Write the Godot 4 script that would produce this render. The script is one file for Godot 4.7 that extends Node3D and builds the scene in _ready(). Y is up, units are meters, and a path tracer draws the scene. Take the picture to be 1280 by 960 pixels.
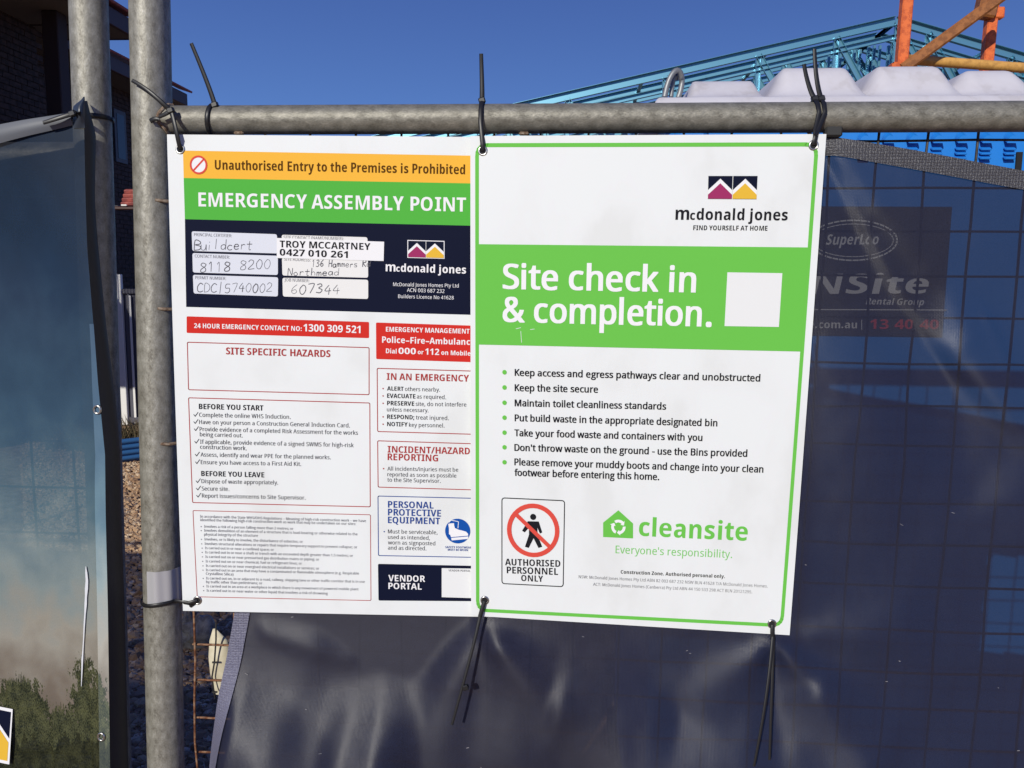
extends Node3D

# ---------------------------------------------------------------- camera frame
const FOCAL := 1000.0
var cam_pos := Vector3(0.5145, 1.75, 0.9987)
var cam_basis := Basis()
var sun_dir := Vector3(0.27, -0.385, -0.82)      # the way sunlight travels
var rng := RandomNumberGenerator.new()
var M := {}
var taken := {}
var font_regular: SystemFont
var font_bold: SystemFont

const TOILET_Z := -0.85

# point on the plane z that lies under the photograph's pixel (px, py)
func P(px: float, py: float, z: float) -> Vector3:
	var d = cam_basis * Vector3((px - 640.0) / FOCAL, (480.0 - py) / FOCAL, -1.0)
	return cam_pos + d * ((z - cam_pos.z) / d.z)

# the same, at d metres in front of the camera
func H(px: float, py: float, d: float) -> Vector3:
	return P(px, py, cam_pos.z - d)

func to_px(p: Vector3) -> Vector2:
	var q = cam_basis.transposed() * (p - cam_pos)
	return Vector2(640.0 + FOCAL * q.x / -q.z, 480.0 - FOCAL * q.y / -q.z)

# ---------------------------------------------------------------- naming
func numbered(called: String) -> String:
	if not taken.has(called):
		taken[called] = 0
		return called
	taken[called] += 1
	return "%s_%03d" % [called, taken[called]]

func tag(o, label, category, group = "", kind = ""):
	o.set_meta("label", label)
	if category: o.set_meta("category", category)
	if group: o.set_meta("group", group)
	if kind: o.set_meta("kind", kind)
	return o

func thing(called, label, category, at = Vector3.ZERO, group = ""):
	var o = Node3D.new()
	o.name = numbered(called)
	add_child(o)
	o.position = at
	return tag(o, label, category, group)

# a named mesh; shapes are given in world coordinates, so a part is shifted back by where its thing stands
func obj(called, mesh, material, parent = null):
	var o = MeshInstance3D.new()
	o.mesh = mesh
	o.material_override = material
	if parent == null:
		o.name = numbered(called)
		add_child(o)
	else:
		o.name = called
		parent.add_child(o, true)
		var w = Vector3.ZERO
		var n = parent
		while n != self:
			w += n.position
			n = n.get_parent()
		o.position = -w
	return o

# ---------------------------------------------------------------- shapes
func st_new() -> SurfaceTool:
	var st = SurfaceTool.new()
	st.begin(Mesh.PRIMITIVE_TRIANGLES)
	return st

func quad(st, a, b, c, d):
	for p in [a, b, c, a, c, d]:
		st.add_vertex(p)

func done(st, smooth = false):
	st.generate_normals()
	return st.commit()

func flat(st):
	st.set_smooth_group(-1)
	return st

# chamfered box with its own axes
func bx(st, c: Vector3, s: Vector3, b := Basis(), ch := 0.0):
	st.set_smooth_group(-1)
	var h = s * 0.5
	if ch <= 0.0:
		var v = []
		for i in 8:
			v.append(c + b * Vector3(h.x * (1 if i & 1 else -1), h.y * (1 if i & 2 else -1), h.z * (1 if i & 4 else -1)))
		for f in [[0, 2, 3, 1], [4, 5, 7, 6], [0, 4, 6, 2], [1, 3, 7, 5], [0, 1, 5, 4], [2, 6, 7, 3]]:
			quad(st, v[f[0]], v[f[1]], v[f[2]], v[f[3]])
		return
	var g = func(x, y, z): return c + b * Vector3(x, y, z)
	for ax in 3:
		for sg in [-1.0, 1.0]:
			var q = []
			for k in [[-1, -1], [1, -1], [1, 1], [-1, 1]]:
				var p = Vector3.ZERO
				p[ax] = h[ax] * sg
				p[(ax + 1) % 3] = (h[(ax + 1) % 3] - ch) * k[0]
				p[(ax + 2) % 3] = (h[(ax + 2) % 3] - ch) * k[1]
				q.append(c + b * p)
			if sg > 0: quad(st, q[0], q[3], q[2], q[1])
			else: quad(st, q[0], q[1], q[2], q[3])
	for ax in 3:
		var a1 = (ax + 1) % 3
		var a2 = (ax + 2) % 3
		for s1 in [-1.0, 1.0]:
			for s2 in [-1.0, 1.0]:
				var q = []
				for e in [-1.0, 1.0]:
					var p1 = Vector3.ZERO
					p1[ax] = (h[ax] - ch) * e
					p1[a1] = h[a1] * s1
					p1[a2] = (h[a2] - ch) * s2
					var p2 = p1
					p2[a1] = (h[a1] - ch) * s1
					p2[a2] = h[a2] * s2
					q.append([c + b * p1, c + b * p2])
				if s1 * s2 > 0: quad(st, q[0][0], q[1][0], q[1][1], q[0][1])
				else: quad(st, q[0][0], q[0][1], q[1][1], q[1][0])

func box_mesh(c, s, b := Basis(), ch := 0.0):
	var st = st_new()
	bx(st, c, s, b, ch)
	return done(st)

# bar from a to b, w wide (across), t thick
func bar(st, a: Vector3, b: Vector3, w: float, t: float, side := Vector3(0, 0, 1), ch := 0.0):
	var d = (b - a).normalized()
	var z = (side - d * side.dot(d)).normalized()
	var x = d.cross(z).normalized()
	bx(st, (a + b) * 0.5, Vector3(w, (b - a).length(), t), Basis(x, d, z), ch)

func bar_mesh(a, b, w, t, side := Vector3(0, 0, 1), ch := 0.0):
	var st = st_new()
	bar(st, a, b, w, t, side, ch)
	return done(st)

# tube along points with one radius or a list; flat_w makes an oval strap
func tube(st, pts, r, sides := 10, caps := true, squash := 1.0, ref := Vector3(0, 0, 1)):
	st.set_smooth_group(0)
	var rings = []
	var n = pts.size()
	for i in n:
		var d = (pts[min(i + 1, n - 1)] - pts[max(i - 1, 0)]).normalized()
		var u = ref - d * ref.dot(d)
		if u.length() < 0.05:
			u = Vector3(0, 1, 0) - d * d.y
			if u.length() < 0.05: u = Vector3(1, 0, 0) - d * d.x
		u = u.normalized()
		var v = d.cross(u)
		var ring = []
		var rr = r[i] if r is Array else r
		for k in sides:
			var a = TAU * k / sides
			ring.append(pts[i] + u * cos(a) * rr * squash + v * sin(a) * rr)
		rings.append(ring)
	for i in n - 1:
		for k in sides:
			var k2 = (k + 1) % sides
			quad(st, rings[i][k], rings[i + 1][k], rings[i + 1][k2], rings[i][k2])
	if caps:
		st.set_smooth_group(1)
		for k in range(1, sides - 1):
			for p in [rings[0][0], rings[0][k], rings[0][k + 1]]: st.add_vertex(p)
			for p in [rings[n - 1][0], rings[n - 1][k + 1], rings[n - 1][k]]: st.add_vertex(p)

func tube_mesh(pts, r, sides := 10, caps := true, squash := 1.0, ref := Vector3(0, 0, 1)):
	var st = st_new()
	tube(st, pts, r, sides, caps, squash, ref)
	return done(st)

func bezier(a, b, c, d, n := 10):
	var out = []
	for i in n + 1:
		out.append(a.bezier_interpolate(b, c, d, float(i) / n))
	return out

# grid of points (rows x cols) as one smooth sheet with uv
func grid_mesh(rows, cols, f: Callable, uv: Callable, skip = null, smooth := true):
	var pos = PackedVector3Array()
	var uvs = PackedVector2Array()
	for r in rows + 1:
		for c in cols + 1:
			var a = float(c) / cols
			var b = float(r) / rows
			var p = f.call(a, b)
			pos.append(p)
			uvs.append(uv.call(a, b, p))
	var nor = PackedVector3Array()
	nor.resize(pos.size())
	var idx = PackedInt32Array()
	var w = cols + 1
	for r in rows:
		for c in cols:
			var i = r * w + c
			if skip != null and skip.call((pos[i] + pos[i + w + 1]) * 0.5): continue
			idx.append_array([i, i + 1, i + w + 1, i, i + w + 1, i + w])
	for k in range(0, idx.size(), 3):
		var n = (pos[idx[k + 2]] - pos[idx[k]]).cross(pos[idx[k + 1]] - pos[idx[k]])
		for j in 3: nor[idx[k + j]] += n
	for i in nor.size(): nor[i] = nor[i].normalized()
	var arr = []
	arr.resize(Mesh.ARRAY_MAX)
	arr[Mesh.ARRAY_VERTEX] = pos
	arr[Mesh.ARRAY_NORMAL] = nor
	arr[Mesh.ARRAY_TEX_UV] = uvs
	arr[Mesh.ARRAY_INDEX] = idx
	var m = ArrayMesh.new()
	m.add_surface_from_arrays(Mesh.PRIMITIVE_TRIANGLES, arr)
	return m

# ---------------------------------------------------------------- materials
func lin(r, g, b) -> Color:
	return Color(r, g, b).linear_to_srgb()

func mat(color: Color, rough := 0.7, metal := 0.0) -> StandardMaterial3D:
	var m = StandardMaterial3D.new()
	m.albedo_color = color
	m.roughness = rough
	m.metallic = metal
	return m

# printed ink: the colour as it would be on white paper of albedo 0.8
func ink(r, g, b, rough := 0.6):
	var c = Color8(r, g, b).srgb_to_linear() * 0.86
	c.a = 1.0
	var m = mat(c.linear_to_srgb(), rough)
	m.metallic_specular = 0.15
	return fluted(m)

# the hollow ribs inside the board telegraph faintly through its skin
func fluted(m):
	m.normal_enabled = true
	m.normal_texture = M.flutes
	m.normal_scale = 0.05
	m.uv1_triplanar = true
	m.uv1_world_triplanar = true
	m.uv1_scale = Vector3(100, 100, 100)
	return m

func noise(seed_, freq, oct := 4, type := FastNoiseLite.TYPE_SIMPLEX_SMOOTH) -> FastNoiseLite:
	var n = FastNoiseLite.new()
	n.seed = seed_
	n.frequency = freq
	n.noise_type = type
	n.fractal_type = FastNoiseLite.FRACTAL_FBM
	n.fractal_octaves = oct
	return n

# ramp: [[0, Color], ...] of linear colours
func ramp_at(ramp, t):
	if t <= ramp[0][0]: return ramp[0][1]
	for i in range(1, ramp.size()):
		if t <= ramp[i][0]:
			return ramp[i - 1][1].lerp(ramp[i][1], (t - ramp[i - 1][0]) / (ramp[i][0] - ramp[i - 1][0]))
	return ramp[-1][1]

func noise_tex(seed_, freq, ramp, w := 256, h := 256, oct := 4, spots := 0.0):
	var im = noise(seed_, freq, oct).get_seamless_image(w, h)
	var im2 = noise(seed_ + 7, freq * 6.0, 2).get_seamless_image(w, h)
	var out = Image.create(w, h, true, Image.FORMAT_RGB8)
	for y in h:
		for x in w:
			var t = im.get_pixel(x, y).r + (im2.get_pixel(x, y).r - 0.5) * spots
			out.set_pixel(x, y, ramp_at(ramp, t).linear_to_srgb())
	out.generate_mipmaps()
	return ImageTexture.create_from_image(out)

func height_tex(seed_, freq, w := 256, h := 256, oct := 4):
	var im = noise(seed_, freq, oct).get_seamless_image(w, h)
	im.convert(Image.FORMAT_L8)
	return ImageTexture.create_from_image(im)

func normal_tex(seed_, freq, strength, w := 256, h := 256, oct := 3):
	var im = noise(seed_, freq, oct).get_seamless_image(w, h)
	im.convert(Image.FORMAT_RGB8)
	im.bump_map_to_normal_map(strength)
	return ImageTexture.create_from_image(im)

func weave_tex(strength):
	var n = 128
	var im = Image.create(n, n, false, Image.FORMAT_RGB8)
	var r = RandomNumberGenerator.new()
	r.seed = 5
	for y in n:
		for x in n:
			var over = ((x / 4) + (y / 4)) % 2 == 0
			var fx = 1.0 - abs((x % 4) - 1.5) / 2.0
			var fy = 1.0 - abs((y % 4) - 1.5) / 2.0
			var v = clamp((fy if over else fx) * 0.8 + r.randf() * 0.3, 0.0, 1.0)
			im.set_pixel(x, y, Color(v, v, v))
	im.bump_map_to_normal_map(strength)
	return ImageTexture.create_from_image(im)

func tri(m, tex, scale, world := true):
	m.albedo_color = Color.WHITE
	m.albedo_texture = tex
	m.uv1_triplanar = true
	m.uv1_world_triplanar = world
	m.uv1_scale = scale
	return m

func C(r, g, b) -> Color:
	return Color(r, g, b)

func make_materials():
	# galvanised pipe, weathered and lichened
	var galv = noise_tex(3, 0.012, [[0.12, C(0.15, 0.14, 0.115)], [0.35, C(0.235, 0.225, 0.19)], [0.5, C(0.265, 0.255, 0.22)], [0.65, C(0.29, 0.28, 0.24)], [0.9, C(0.38, 0.37, 0.33)]], 512, 512, 6, 0.5)
	M.post = tri(mat(Color.WHITE, 0.56, 0.35), galv, Vector3(15, 7, 15))
	M.post.normal_enabled = true
	M.post.normal_texture = normal_tex(11, 0.05, 2.0, 256, 256, 4)
	M.post.normal_scale = 0.35
	M.rail = tri(mat(Color.WHITE, 0.55, 0.35), noise_tex(17, 0.012, [[0.12, C(0.12, 0.113, 0.092)], [0.38, C(0.19, 0.182, 0.152)], [0.55, C(0.22, 0.21, 0.178)], [0.7, C(0.245, 0.234, 0.198)], [0.9, C(0.33, 0.315, 0.27)]], 512, 512, 6, 0.5), Vector3(6.5, 14, 14))
	M.rail.normal_enabled = true
	M.rail.normal_texture = M.post.normal_texture
	M.rail.normal_scale = 0.35
	M.weld = tri(mat(Color.WHITE, 0.8, 0.2), noise_tex(23, 0.06, [[0.3, C(0.12, 0.07, 0.04)], [0.55, C(0.28, 0.20, 0.14)], [0.8, C(0.42, 0.36, 0.28)]], 128, 128, 4, 0.4), Vector3(20, 20, 20))
	M.rust = tri(mat(Color.WHITE, 0.8, 0.3), noise_tex(29, 0.05, [[0.3, C(0.12, 0.045, 0.02)], [0.5, C(0.24, 0.10, 0.045)], [0.7, C(0.34, 0.22, 0.14)]], 128, 128, 3, 0.4), Vector3(12, 12, 12))
	M.wire = tri(mat(Color.WHITE, 0.6, 0.4), noise_tex(31, 0.05, [[0.3, C(0.035, 0.03, 0.028)], [0.6, C(0.09, 0.075, 0.065)]], 128, 128, 3, 0.4), Vector3(12, 12, 12))
	M.tape = mat(lin(0.5, 0.5, 0.52), 0.35, 0.3)
	M.rubber = mat(lin(0.02, 0.02, 0.02), 0.6)
	M.tie = mat(lin(0.012, 0.012, 0.013), 0.42)
	M.eyelet = mat(lin(0.5, 0.49, 0.46), 0.28, 0.95)
	M.dark = mat(lin(0.01, 0.01, 0.012), 0.9)
	# boards
	var fl = Image.create(64, 8, false, Image.FORMAT_RGB8)
	for x in 64:
		for y in 8:
			var v = 0.5 + 0.5 * sin(TAU * x / 32.0)
			fl.set_pixel(x, y, Color(v, v, v))
	fl.bump_map_to_normal_map(1.0)
	M.flutes = ImageTexture.create_from_image(fl)
	M.board = mat(lin(0.74, 0.755, 0.765), 0.5)
	M.board.metallic_specular = 0.3
	M.board_edge = mat(lin(0.72, 0.72, 0.74), 0.5)
	tri(M.board, noise_tex(201, 0.006, [[0.15, C(0.69, 0.71, 0.705)], [0.4, C(0.73, 0.755, 0.755)], [0.7, C(0.745, 0.772, 0.775)]], 512, 512, 6, 0.12), Vector3(2.3, 1.5, 2.3))
	M.white_ink = ink(246, 246, 248)
	M.green = ink(112, 201, 82)
	M.green2 = ink(88, 186, 72)
	M.orange = ink(251, 190, 70)
	M.navy = ink(20, 25, 48)
	M.red = ink(214, 52, 44)
	M.darkred = ink(176, 62, 62)
	M.brown = ink(92, 58, 18)
	M.blue = ink(48, 78, 150)
	M.blue2 = ink(24, 84, 170)
	M.black = ink(34, 34, 40)
	M.grey = ink(112, 112, 120)
	M.midgrey = ink(62, 62, 70)
	M.field = ink(226, 230, 240)
	M.field2 = ink(240, 240, 238)
	M.pencil = ink(112, 112, 120, 0.6)
	M.magenta = ink(164, 54, 104)
	M.yellow = ink(236, 190, 66)
	M.lightgreen = ink(128, 206, 110)
	M.coral = ink(226, 84, 72)
	M.qr = ink(238, 240, 240)
	# banners
	var weave = weave_tex(5.0)
	M.banner = mat(lin(0.035, 0.036, 0.062), 0.43)
	M.banner.transparency = BaseMaterial3D.TRANSPARENCY_ALPHA
	M.banner.albedo_texture = noise_tex(41, 0.25, [[0.25, C(0.30, 0.30, 0.32)], [0.5, C(0.72, 0.72, 0.74)], [0.75, C(1, 1, 1)]], 256, 256, 2, 0.9)
	M.banner.albedo_color = Color(lin(0.028, 0.030, 0.056), 0.88)
	M.banner.metallic_specular = 0.44
	M.banner.anisotropy_enabled = true
	M.banner.anisotropy = -0.7
	M.banner.uv1_scale = Vector3(6, 6, 6)
	M.banner.normal_enabled = true
	M.banner.normal_texture = weave
	M.banner.normal_scale = 0.11
	# hems: doubled cloth whose coarse threads show
	var thread = func(seed_, a, b): return noise_tex(seed_, 0.3, [[0.25, a], [0.75, b]], 256, 256, 2, 0.8)
	for q in [["hem", thread.call(45, C(0.115, 0.115, 0.17), C(0.175, 0.175, 0.25))], ["hem_grey", thread.call(46, C(0.046, 0.046, 0.055), C(0.080, 0.079, 0.090))]]:
		M[q[0]] = tri(mat(Color.WHITE, 0.5), q[1], Vector3(9, 9, 9))
		M[q[0]].normal_enabled = true
		M[q[0]].normal_texture = weave
		M[q[0]].normal_scale = 0.5
	M.flap = mat(lin(0.012, 0.012, 0.016), 0.6)
	M.tear = mat(lin(0.62, 0.64, 0.68), 0.6)
	# toilet
	M.toilet = mat(lin(0.014, 0.20, 0.64), 0.42)
	M.toilet.normal_enabled = true
	M.toilet.normal_texture = normal_tex(47, 0.02, 1.5)
	M.toilet.normal_scale = 0.25
	M.toilet.uv1_triplanar = true
	M.toilet.uv1_scale = Vector3(2, 2, 2)
	M.toilet_roof = tri(mat(Color.WHITE, 0.5), noise_tex(53, 0.012, [[0.15, C(0.50, 0.47, 0.47)], [0.3, C(0.585, 0.56, 0.58)], [0.7, C(0.63, 0.61, 0.635)]], 512, 512, 6, 0.35), Vector3(1.3, 1.3, 1.3))
	M.toilet_roof.backlight = Color(0.2, 0.2, 0.2)
	M.decal = mat(lin(0.018, 0.018, 0.024), 0.5)
	M.decal_white = mat(lin(0.6, 0.6, 0.6), 0.5)
	M.decal_red = mat(lin(0.55, 0.04, 0.03), 0.5)
	M.hook = mat(lin(0.26, 0.27, 0.28), 0.5, 0.5)
	# steel frames and scaffold
	M.steel = mat(lin(0.16, 0.38, 0.49), 0.33, 0.65)
	var paint = func(a, b, s): return tri(mat(Color.WHITE, 0.5), noise_tex(s, 0.03, [[0.3, a], [0.65, b]], 128, 128, 4, 0.5), Vector3(6, 6, 6))
	M.scaf_orange = paint.call(C(0.50, 0.09, 0.02), C(0.74, 0.16, 0.035), 61)
	M.scaf_yellow = paint.call(C(0.46, 0.24, 0.06), C(0.66, 0.36, 0.09), 67)
	M.scaf_brown = paint.call(C(0.22, 0.08, 0.02), C(0.34, 0.13, 0.035), 71)
	# neighbour house
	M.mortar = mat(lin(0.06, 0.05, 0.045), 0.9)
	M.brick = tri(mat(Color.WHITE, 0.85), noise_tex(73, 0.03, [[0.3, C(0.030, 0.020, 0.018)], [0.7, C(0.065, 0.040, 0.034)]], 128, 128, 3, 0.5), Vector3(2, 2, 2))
	M.soffit = mat(lin(0.17, 0.145, 0.12), 0.8)
	M.fascia = mat(lin(0.05, 0.018, 0.016), 0.5)
	M.tile = tri(mat(Color.WHITE, 0.7), noise_tex(79, 0.03, [[0.3, C(0.22, 0.05, 0.045)], [0.7, C(0.38, 0.09, 0.07)]], 128, 128, 3, 0.3), Vector3(3, 3, 3))
	M.frame = mat(lin(0.06, 0.06, 0.07), 0.5)
	M.glass = mat(lin(0.03, 0.035, 0.045), 0.08)
	M.timber = mat(lin(0.03, 0.015, 0.013), 0.7)
	M.colorbond = mat(lin(0.085, 0.085, 0.11), 0.45, 0.1)
	M.fence_white = mat(lin(0.72, 0.71, 0.68), 0.5)
	M.pipe_blue = mat(lin(0.035, 0.13, 0.30), 0.5)
	M.sack = tri(mat(Color.WHITE, 0.8), noise_tex(83, 0.03, [[0.3, C(0.48, 0.43, 0.30)], [0.7, C(0.66, 0.61, 0.46)]], 128, 128, 3, 0.3), Vector3(5, 5, 5))
	M.rock = tri(mat(Color.WHITE, 0.9), noise_tex(89, 0.03, [[0.3, C(0.16, 0.14, 0.12)], [0.7, C(0.36, 0.33, 0.29)]], 128, 128, 4, 0.5), Vector3(6, 6, 6))
	# ground
	M.soil = tri(mat(Color.WHITE, 0.95), noise_tex(97, 0.02, [[0.25, C(0.22, 0.115, 0.055)], [0.5, C(0.36, 0.20, 0.10)], [0.62, C(0.45, 0.28, 0.16)], [0.8, C(0.56, 0.40, 0.26)]], 512, 512, 5, 0.8), Vector3(0.8, 0.8, 0.8))
	M.stone = mat(Color.WHITE, 0.95)
	M.stone.vertex_color_use_as_albedo = true
	M.grass = mat(Color.WHITE, 0.9)
	M.grass.vertex_color_use_as_albedo = true

# ---------------------------------------------------------------- boards with print
# a board: four corners in the photograph and their depths (TL, TR, BR, BL)
func make_board(px, zs, w, h, bulge := 0.0):
	var c = []
	for i in 4: c.append(P(px[i].x, px[i].y, zs[i]))
	var n = (c[1] - c[0]).cross(c[0] - c[3]).normalized()
	if n.z < 0: n = -n
	return {"c": c, "w": w, "h": h, "n": n, "bulge": bulge}

func on(b, u, v, off := 0.0) -> Vector3:
	var top = b.c[0].lerp(b.c[1], u)
	var bot = b.c[3].lerp(b.c[2], u)
	return top.lerp(bot, v) + b.n * (off + b.bulge * 4.0 * v * (1.0 - v))

# metric place on the board (metres right of and below its top left corner) of a pixel
func su(b, x, y) -> Vector2:
	var u = 0.5
	var v = 0.5
	for k in 8:
		var p = to_px(on(b, u, v))
		var du = (to_px(on(b, u + 0.01, v)) - p) / 0.01
		var dv = (to_px(on(b, u, v + 0.01)) - p) / 0.01
		var e = Vector2(x, y) - p
		var det = du.x * dv.y - du.y * dv.x
		u += (e.x * dv.y - e.y * dv.x) / det
		v += (du.x * e.y - du.y * e.x) / det
	return Vector2(u * b.w, v * b.h)

func put(b, p: Vector2, off) -> Vector3:
	return on(b, p.x / b.w, p.y / b.h, off)

# flat polygon printed on the board, cut along a grid so that it follows the bend
func poly(st, b, pts: PackedVector2Array, off):
	st.set_smooth_group(-1)
	var lo = pts[0]
	var hi = pts[0]
	for p in pts:
		lo = lo.min(p)
		hi = hi.max(p)
	var cell = b.h / 10.0 if b.bulge != 0.0 else 10.0
	var pieces = []
	if hi.y - lo.y < cell * 0.5: pieces = [pts]
	else:
		var k0 = int(floor(lo.y / cell))
		var k1 = int(floor(hi.y / cell))
		for k in range(k0, k1 + 1):
			var strip = PackedVector2Array([Vector2(lo.x - 1, k * cell), Vector2(hi.x + 1, k * cell), Vector2(hi.x + 1, (k + 1) * cell), Vector2(lo.x - 1, (k + 1) * cell)])
			for q in Geometry2D.intersect_polygons(pts, strip): pieces.append(q)
	for q in pieces:
		var t = Geometry2D.triangulate_polygon(q)
		for i in range(0, t.size(), 3):
			var a = put(b, q[t[i]], off)
			var bb = put(b, q[t[i + 1]], off)
			var c = put(b, q[t[i + 2]], off)
			if (bb - a).cross(c - a).dot(b.n) > 0:
				var s = bb
				bb = c
				c = s
			for v in [a, bb, c]: st.add_vertex(v)

func rounded(corners, r) -> PackedVector2Array:
	var out = PackedVector2Array()
	var n = corners.size()
	for i in n:
		var p = corners[i]
		if r <= 0.0:
			out.append(p)
			continue
		var a = p + (corners[(i + n - 1) % n] - p).normalized() * r
		var c = p + (corners[(i + 1) % n] - p).normalized() * r
		for k in 6:
			var t = k / 5.0
			out.append(a.lerp(p, t).lerp(p.lerp(c, t), t))
	return out

func pxs(b, list):
	var out = []
	for p in list: out.append(su(b, p[0], p[1]))
	return out

func patch(parent, called, b, list, material, r := 0.0, off := 0.0002):
	var st = st_new()
	poly(st, b, rounded(pxs(b, list), r), off)
	return obj(called, done(st), material, parent)

func stroke_into(st, b, pts, width, off, closed := false):
	var n = pts.size()
	for i in (n if closed else n - 1):
		var a = pts[i]
		var c = pts[(i + 1) % n]
		if a.distance_to(c) < 1e-6: continue
		var d = (c - a).normalized()
		var s = Vector2(-d.y, d.x) * width * 0.5
		var e = d * width * 0.25
		poly(st, b, PackedVector2Array([a - e - s, c + e - s, c + e + s, a - e + s]), off)

func outline(parent, called, b, list, material, r, width, off := 0.0002):
	var st = st_new()
	stroke_into(st, b, rounded(pxs(b, list), r), width, off, true)
	return obj(called, done(st), material, parent)

func disc(st, b, c: Vector2, r, off, n := 28):
	var q = PackedVector2Array()
	for k in n: q.append(c + Vector2(cos(TAU * k / n), sin(TAU * k / n)) * r)
	poly(st, b, q, off)

func ring(st, b, c: Vector2, r0, r1, off, n := 36):
	for k in n:
		var a = TAU * k / n
		var e = TAU * (k + 1) / n
		var da = Vector2(cos(a), sin(a))
		var de = Vector2(cos(e), sin(e))
		poly(st, b, PackedVector2Array([c + da * r0, c + da * r1, c + de * r1, c + de * r0]), off)

var text_cache := {}
func font_of(style):
	return font_bold if style == 1 else font_regular

func text_shape(s, style, step := 1.0):
	var t = TextMesh.new()
	t.text = s
	t.font = font_of(style)
	t.font_size = 40
	t.pixel_size = 0.01
	t.depth = 0.0
	t.curve_step = step
	return t

# lettering whose baseline runs between two pixels of the photograph
func letters(parent, b, s, x0, y0, x1, y1, material, style := 1, cap := 0.0, shear := 0.0, off := 0.0005, called := "lettering"):
	var key = "H%d" % style
	if not text_cache.has(key): text_cache[key] = text_shape("H", style).get_aabb()
	var base: AABB = text_cache[key]
	var p0 = su(b, x0, y0)
	var p1 = su(b, x1, y1)
	var step = 1.0 if p0.distance_to(p1) / max(1, s.length()) > 0.007 else 3.0
	var t = text_shape(s, style, step)
	var box: AABB = t.get_aabb()
	var dir = (p1 - p0).normalized()
	var down = Vector2(-dir.y, dir.x)
	var sx = p0.distance_to(p1) / box.size.x
	var sy = sx
	if cap > 0.0: sy = p0.distance_to(su(b, x0, y0 - cap)) / base.size.y
	var arr = t.get_mesh_arrays()
	var vs = arr[Mesh.ARRAY_VERTEX]
	var ids = arr[Mesh.ARRAY_INDEX]
	# style 2 is a medium weight: the strokes of the regular letters thickened by a hair on each side
	var hair = base.size.y * sy * 0.032
	var shifts = [Vector2.ZERO]
	if style == 2: shifts = [Vector2(-hair, -hair * 0.5), Vector2(hair, -hair * 0.5), Vector2(-hair, hair * 0.5), Vector2(hair, hair * 0.5)]
	var out = PackedVector3Array()
	var nor = PackedVector3Array()
	var all = PackedInt32Array()
	for k in shifts.size():
		var first = out.size()
		for i in vs.size():
			var y = (vs[i].y - base.position.y) * sy
			var q = p0 + dir * ((vs[i].x - box.position.x) * sx + y * shear) - down * y + shifts[k]
			out.append(put(b, q, off + k * 0.00008))
			nor.append(b.n)
		for i in ids: all.append(first + i)
	var a2 = []
	a2.resize(Mesh.ARRAY_MAX)
	a2[Mesh.ARRAY_VERTEX] = out
	a2[Mesh.ARRAY_NORMAL] = nor
	a2[Mesh.ARRAY_INDEX] = all
	var m = ArrayMesh.new()
	m.add_surface_from_arrays(Mesh.PRIMITIVE_TRIANGLES, a2)
	return obj(called, m, material, parent)

# pencil and pen writing, each letter a few strokes in a box one unit high
const HAND := {
	"B": [[0, 0, 0, 1, .45, .9, .5, .65, .05, .55, .55, .4, .5, .1, 0, 0]], "u": [[0, .55, .05, .1, .3, 0, .42, .2, .45, .55], [.45, .55, .5, 0]],
	"i": [[.15, .5, .15, 0], [.15, .75, .16, .8]], "l": [[.15, 1, .15, 0]], "d": [[.45, .35, .3, .5, .05, .35, .1, .05, .35, .05, .45, .3], [.45, 1, .47, 0]],
	"c": [[.42, .45, .2, .5, .03, .25, .2, .02, .45, .08]], "e": [[.05, .27, .42, .3, .35, .5, .12, .48, .04, .2, .2, 0, .45, .08]], "r": [[.1, .5, .1, 0], [.1, .35, .28, .5, .42, .44]],
	"t": [[.22, .85, .22, .05, .38, .02], [0, .55, .45, .57]], "8": [[.45, .85, .2, 1, .08, .75, .42, .4, .38, .05, .1, .02, .08, .3, .4, .62, .45, .85]],
	"1": [[.1, .8, .24, 1, .24, 0]], "2": [[.05, .8, .2, 1, .42, .85, .35, .5, .02, .02, .48, .04]], "0": [[.25, 1, .04, .6, .1, .1, .3, 0, .46, .4, .42, .85, .25, 1]],
	"C": [[.48, .85, .25, 1, .03, .6, .08, .12, .3, 0, .5, .12]], "D": [[.04, 0, .06, 1, .4, .85, .5, .45, .35, .08, .04, 0]], "/": [[.2, -.15, .24, 1.15]],
	"5": [[.42, 1, .1, .98, .07, .55, .38, .55, .42, .2, .25, 0, .04, .08]], "7": [[.03, .95, .45, 1, .2, 0]], "4": [[.3, 1, .04, .4, .48, .42], [.36, .7, .34, 0]],
	"6": [[.4, .98, .12, .6, .06, .2, .24, 0, .42, .2, .3, .45, .08, .3]], "3": [[.06, .9, .3, 1, .4, .78, .18, .55, .44, .35, .3, .03, .03, .08]],
	"H": [[.05, 1, .05, 0], [.45, 1, .45, 0], [.05, .5, .45, .52]], "a": [[.42, .45, .15, .5, .03, .2, .2, 0, .4, .2, .42, .5, .48, 0]],
	"m": [[.03, .5, .05, 0], [.05, .35, .17, .5, .24, .3, .25, 0], [.25, .3, .38, .5, .46, .3, .48, 0]], "s": [[.4, .48, .12, .48, .1, .3, .38, .22, .36, .02, .05, .04]],
	"R": [[.04, 0, .05, 1, .4, .92, .42, .65, .07, .52, .48, 0]], "N": [[.04, 0, .05, 1, .44, .05, .46, 1]], "o": [[.25, .5, .04, .3, .2, 0, .44, .2, .25, .5]], "h": [[.06, 1, .08, 0], [.08, .35, .28, .5, .42, .3, .44, 0]], " ": [],
}
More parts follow.
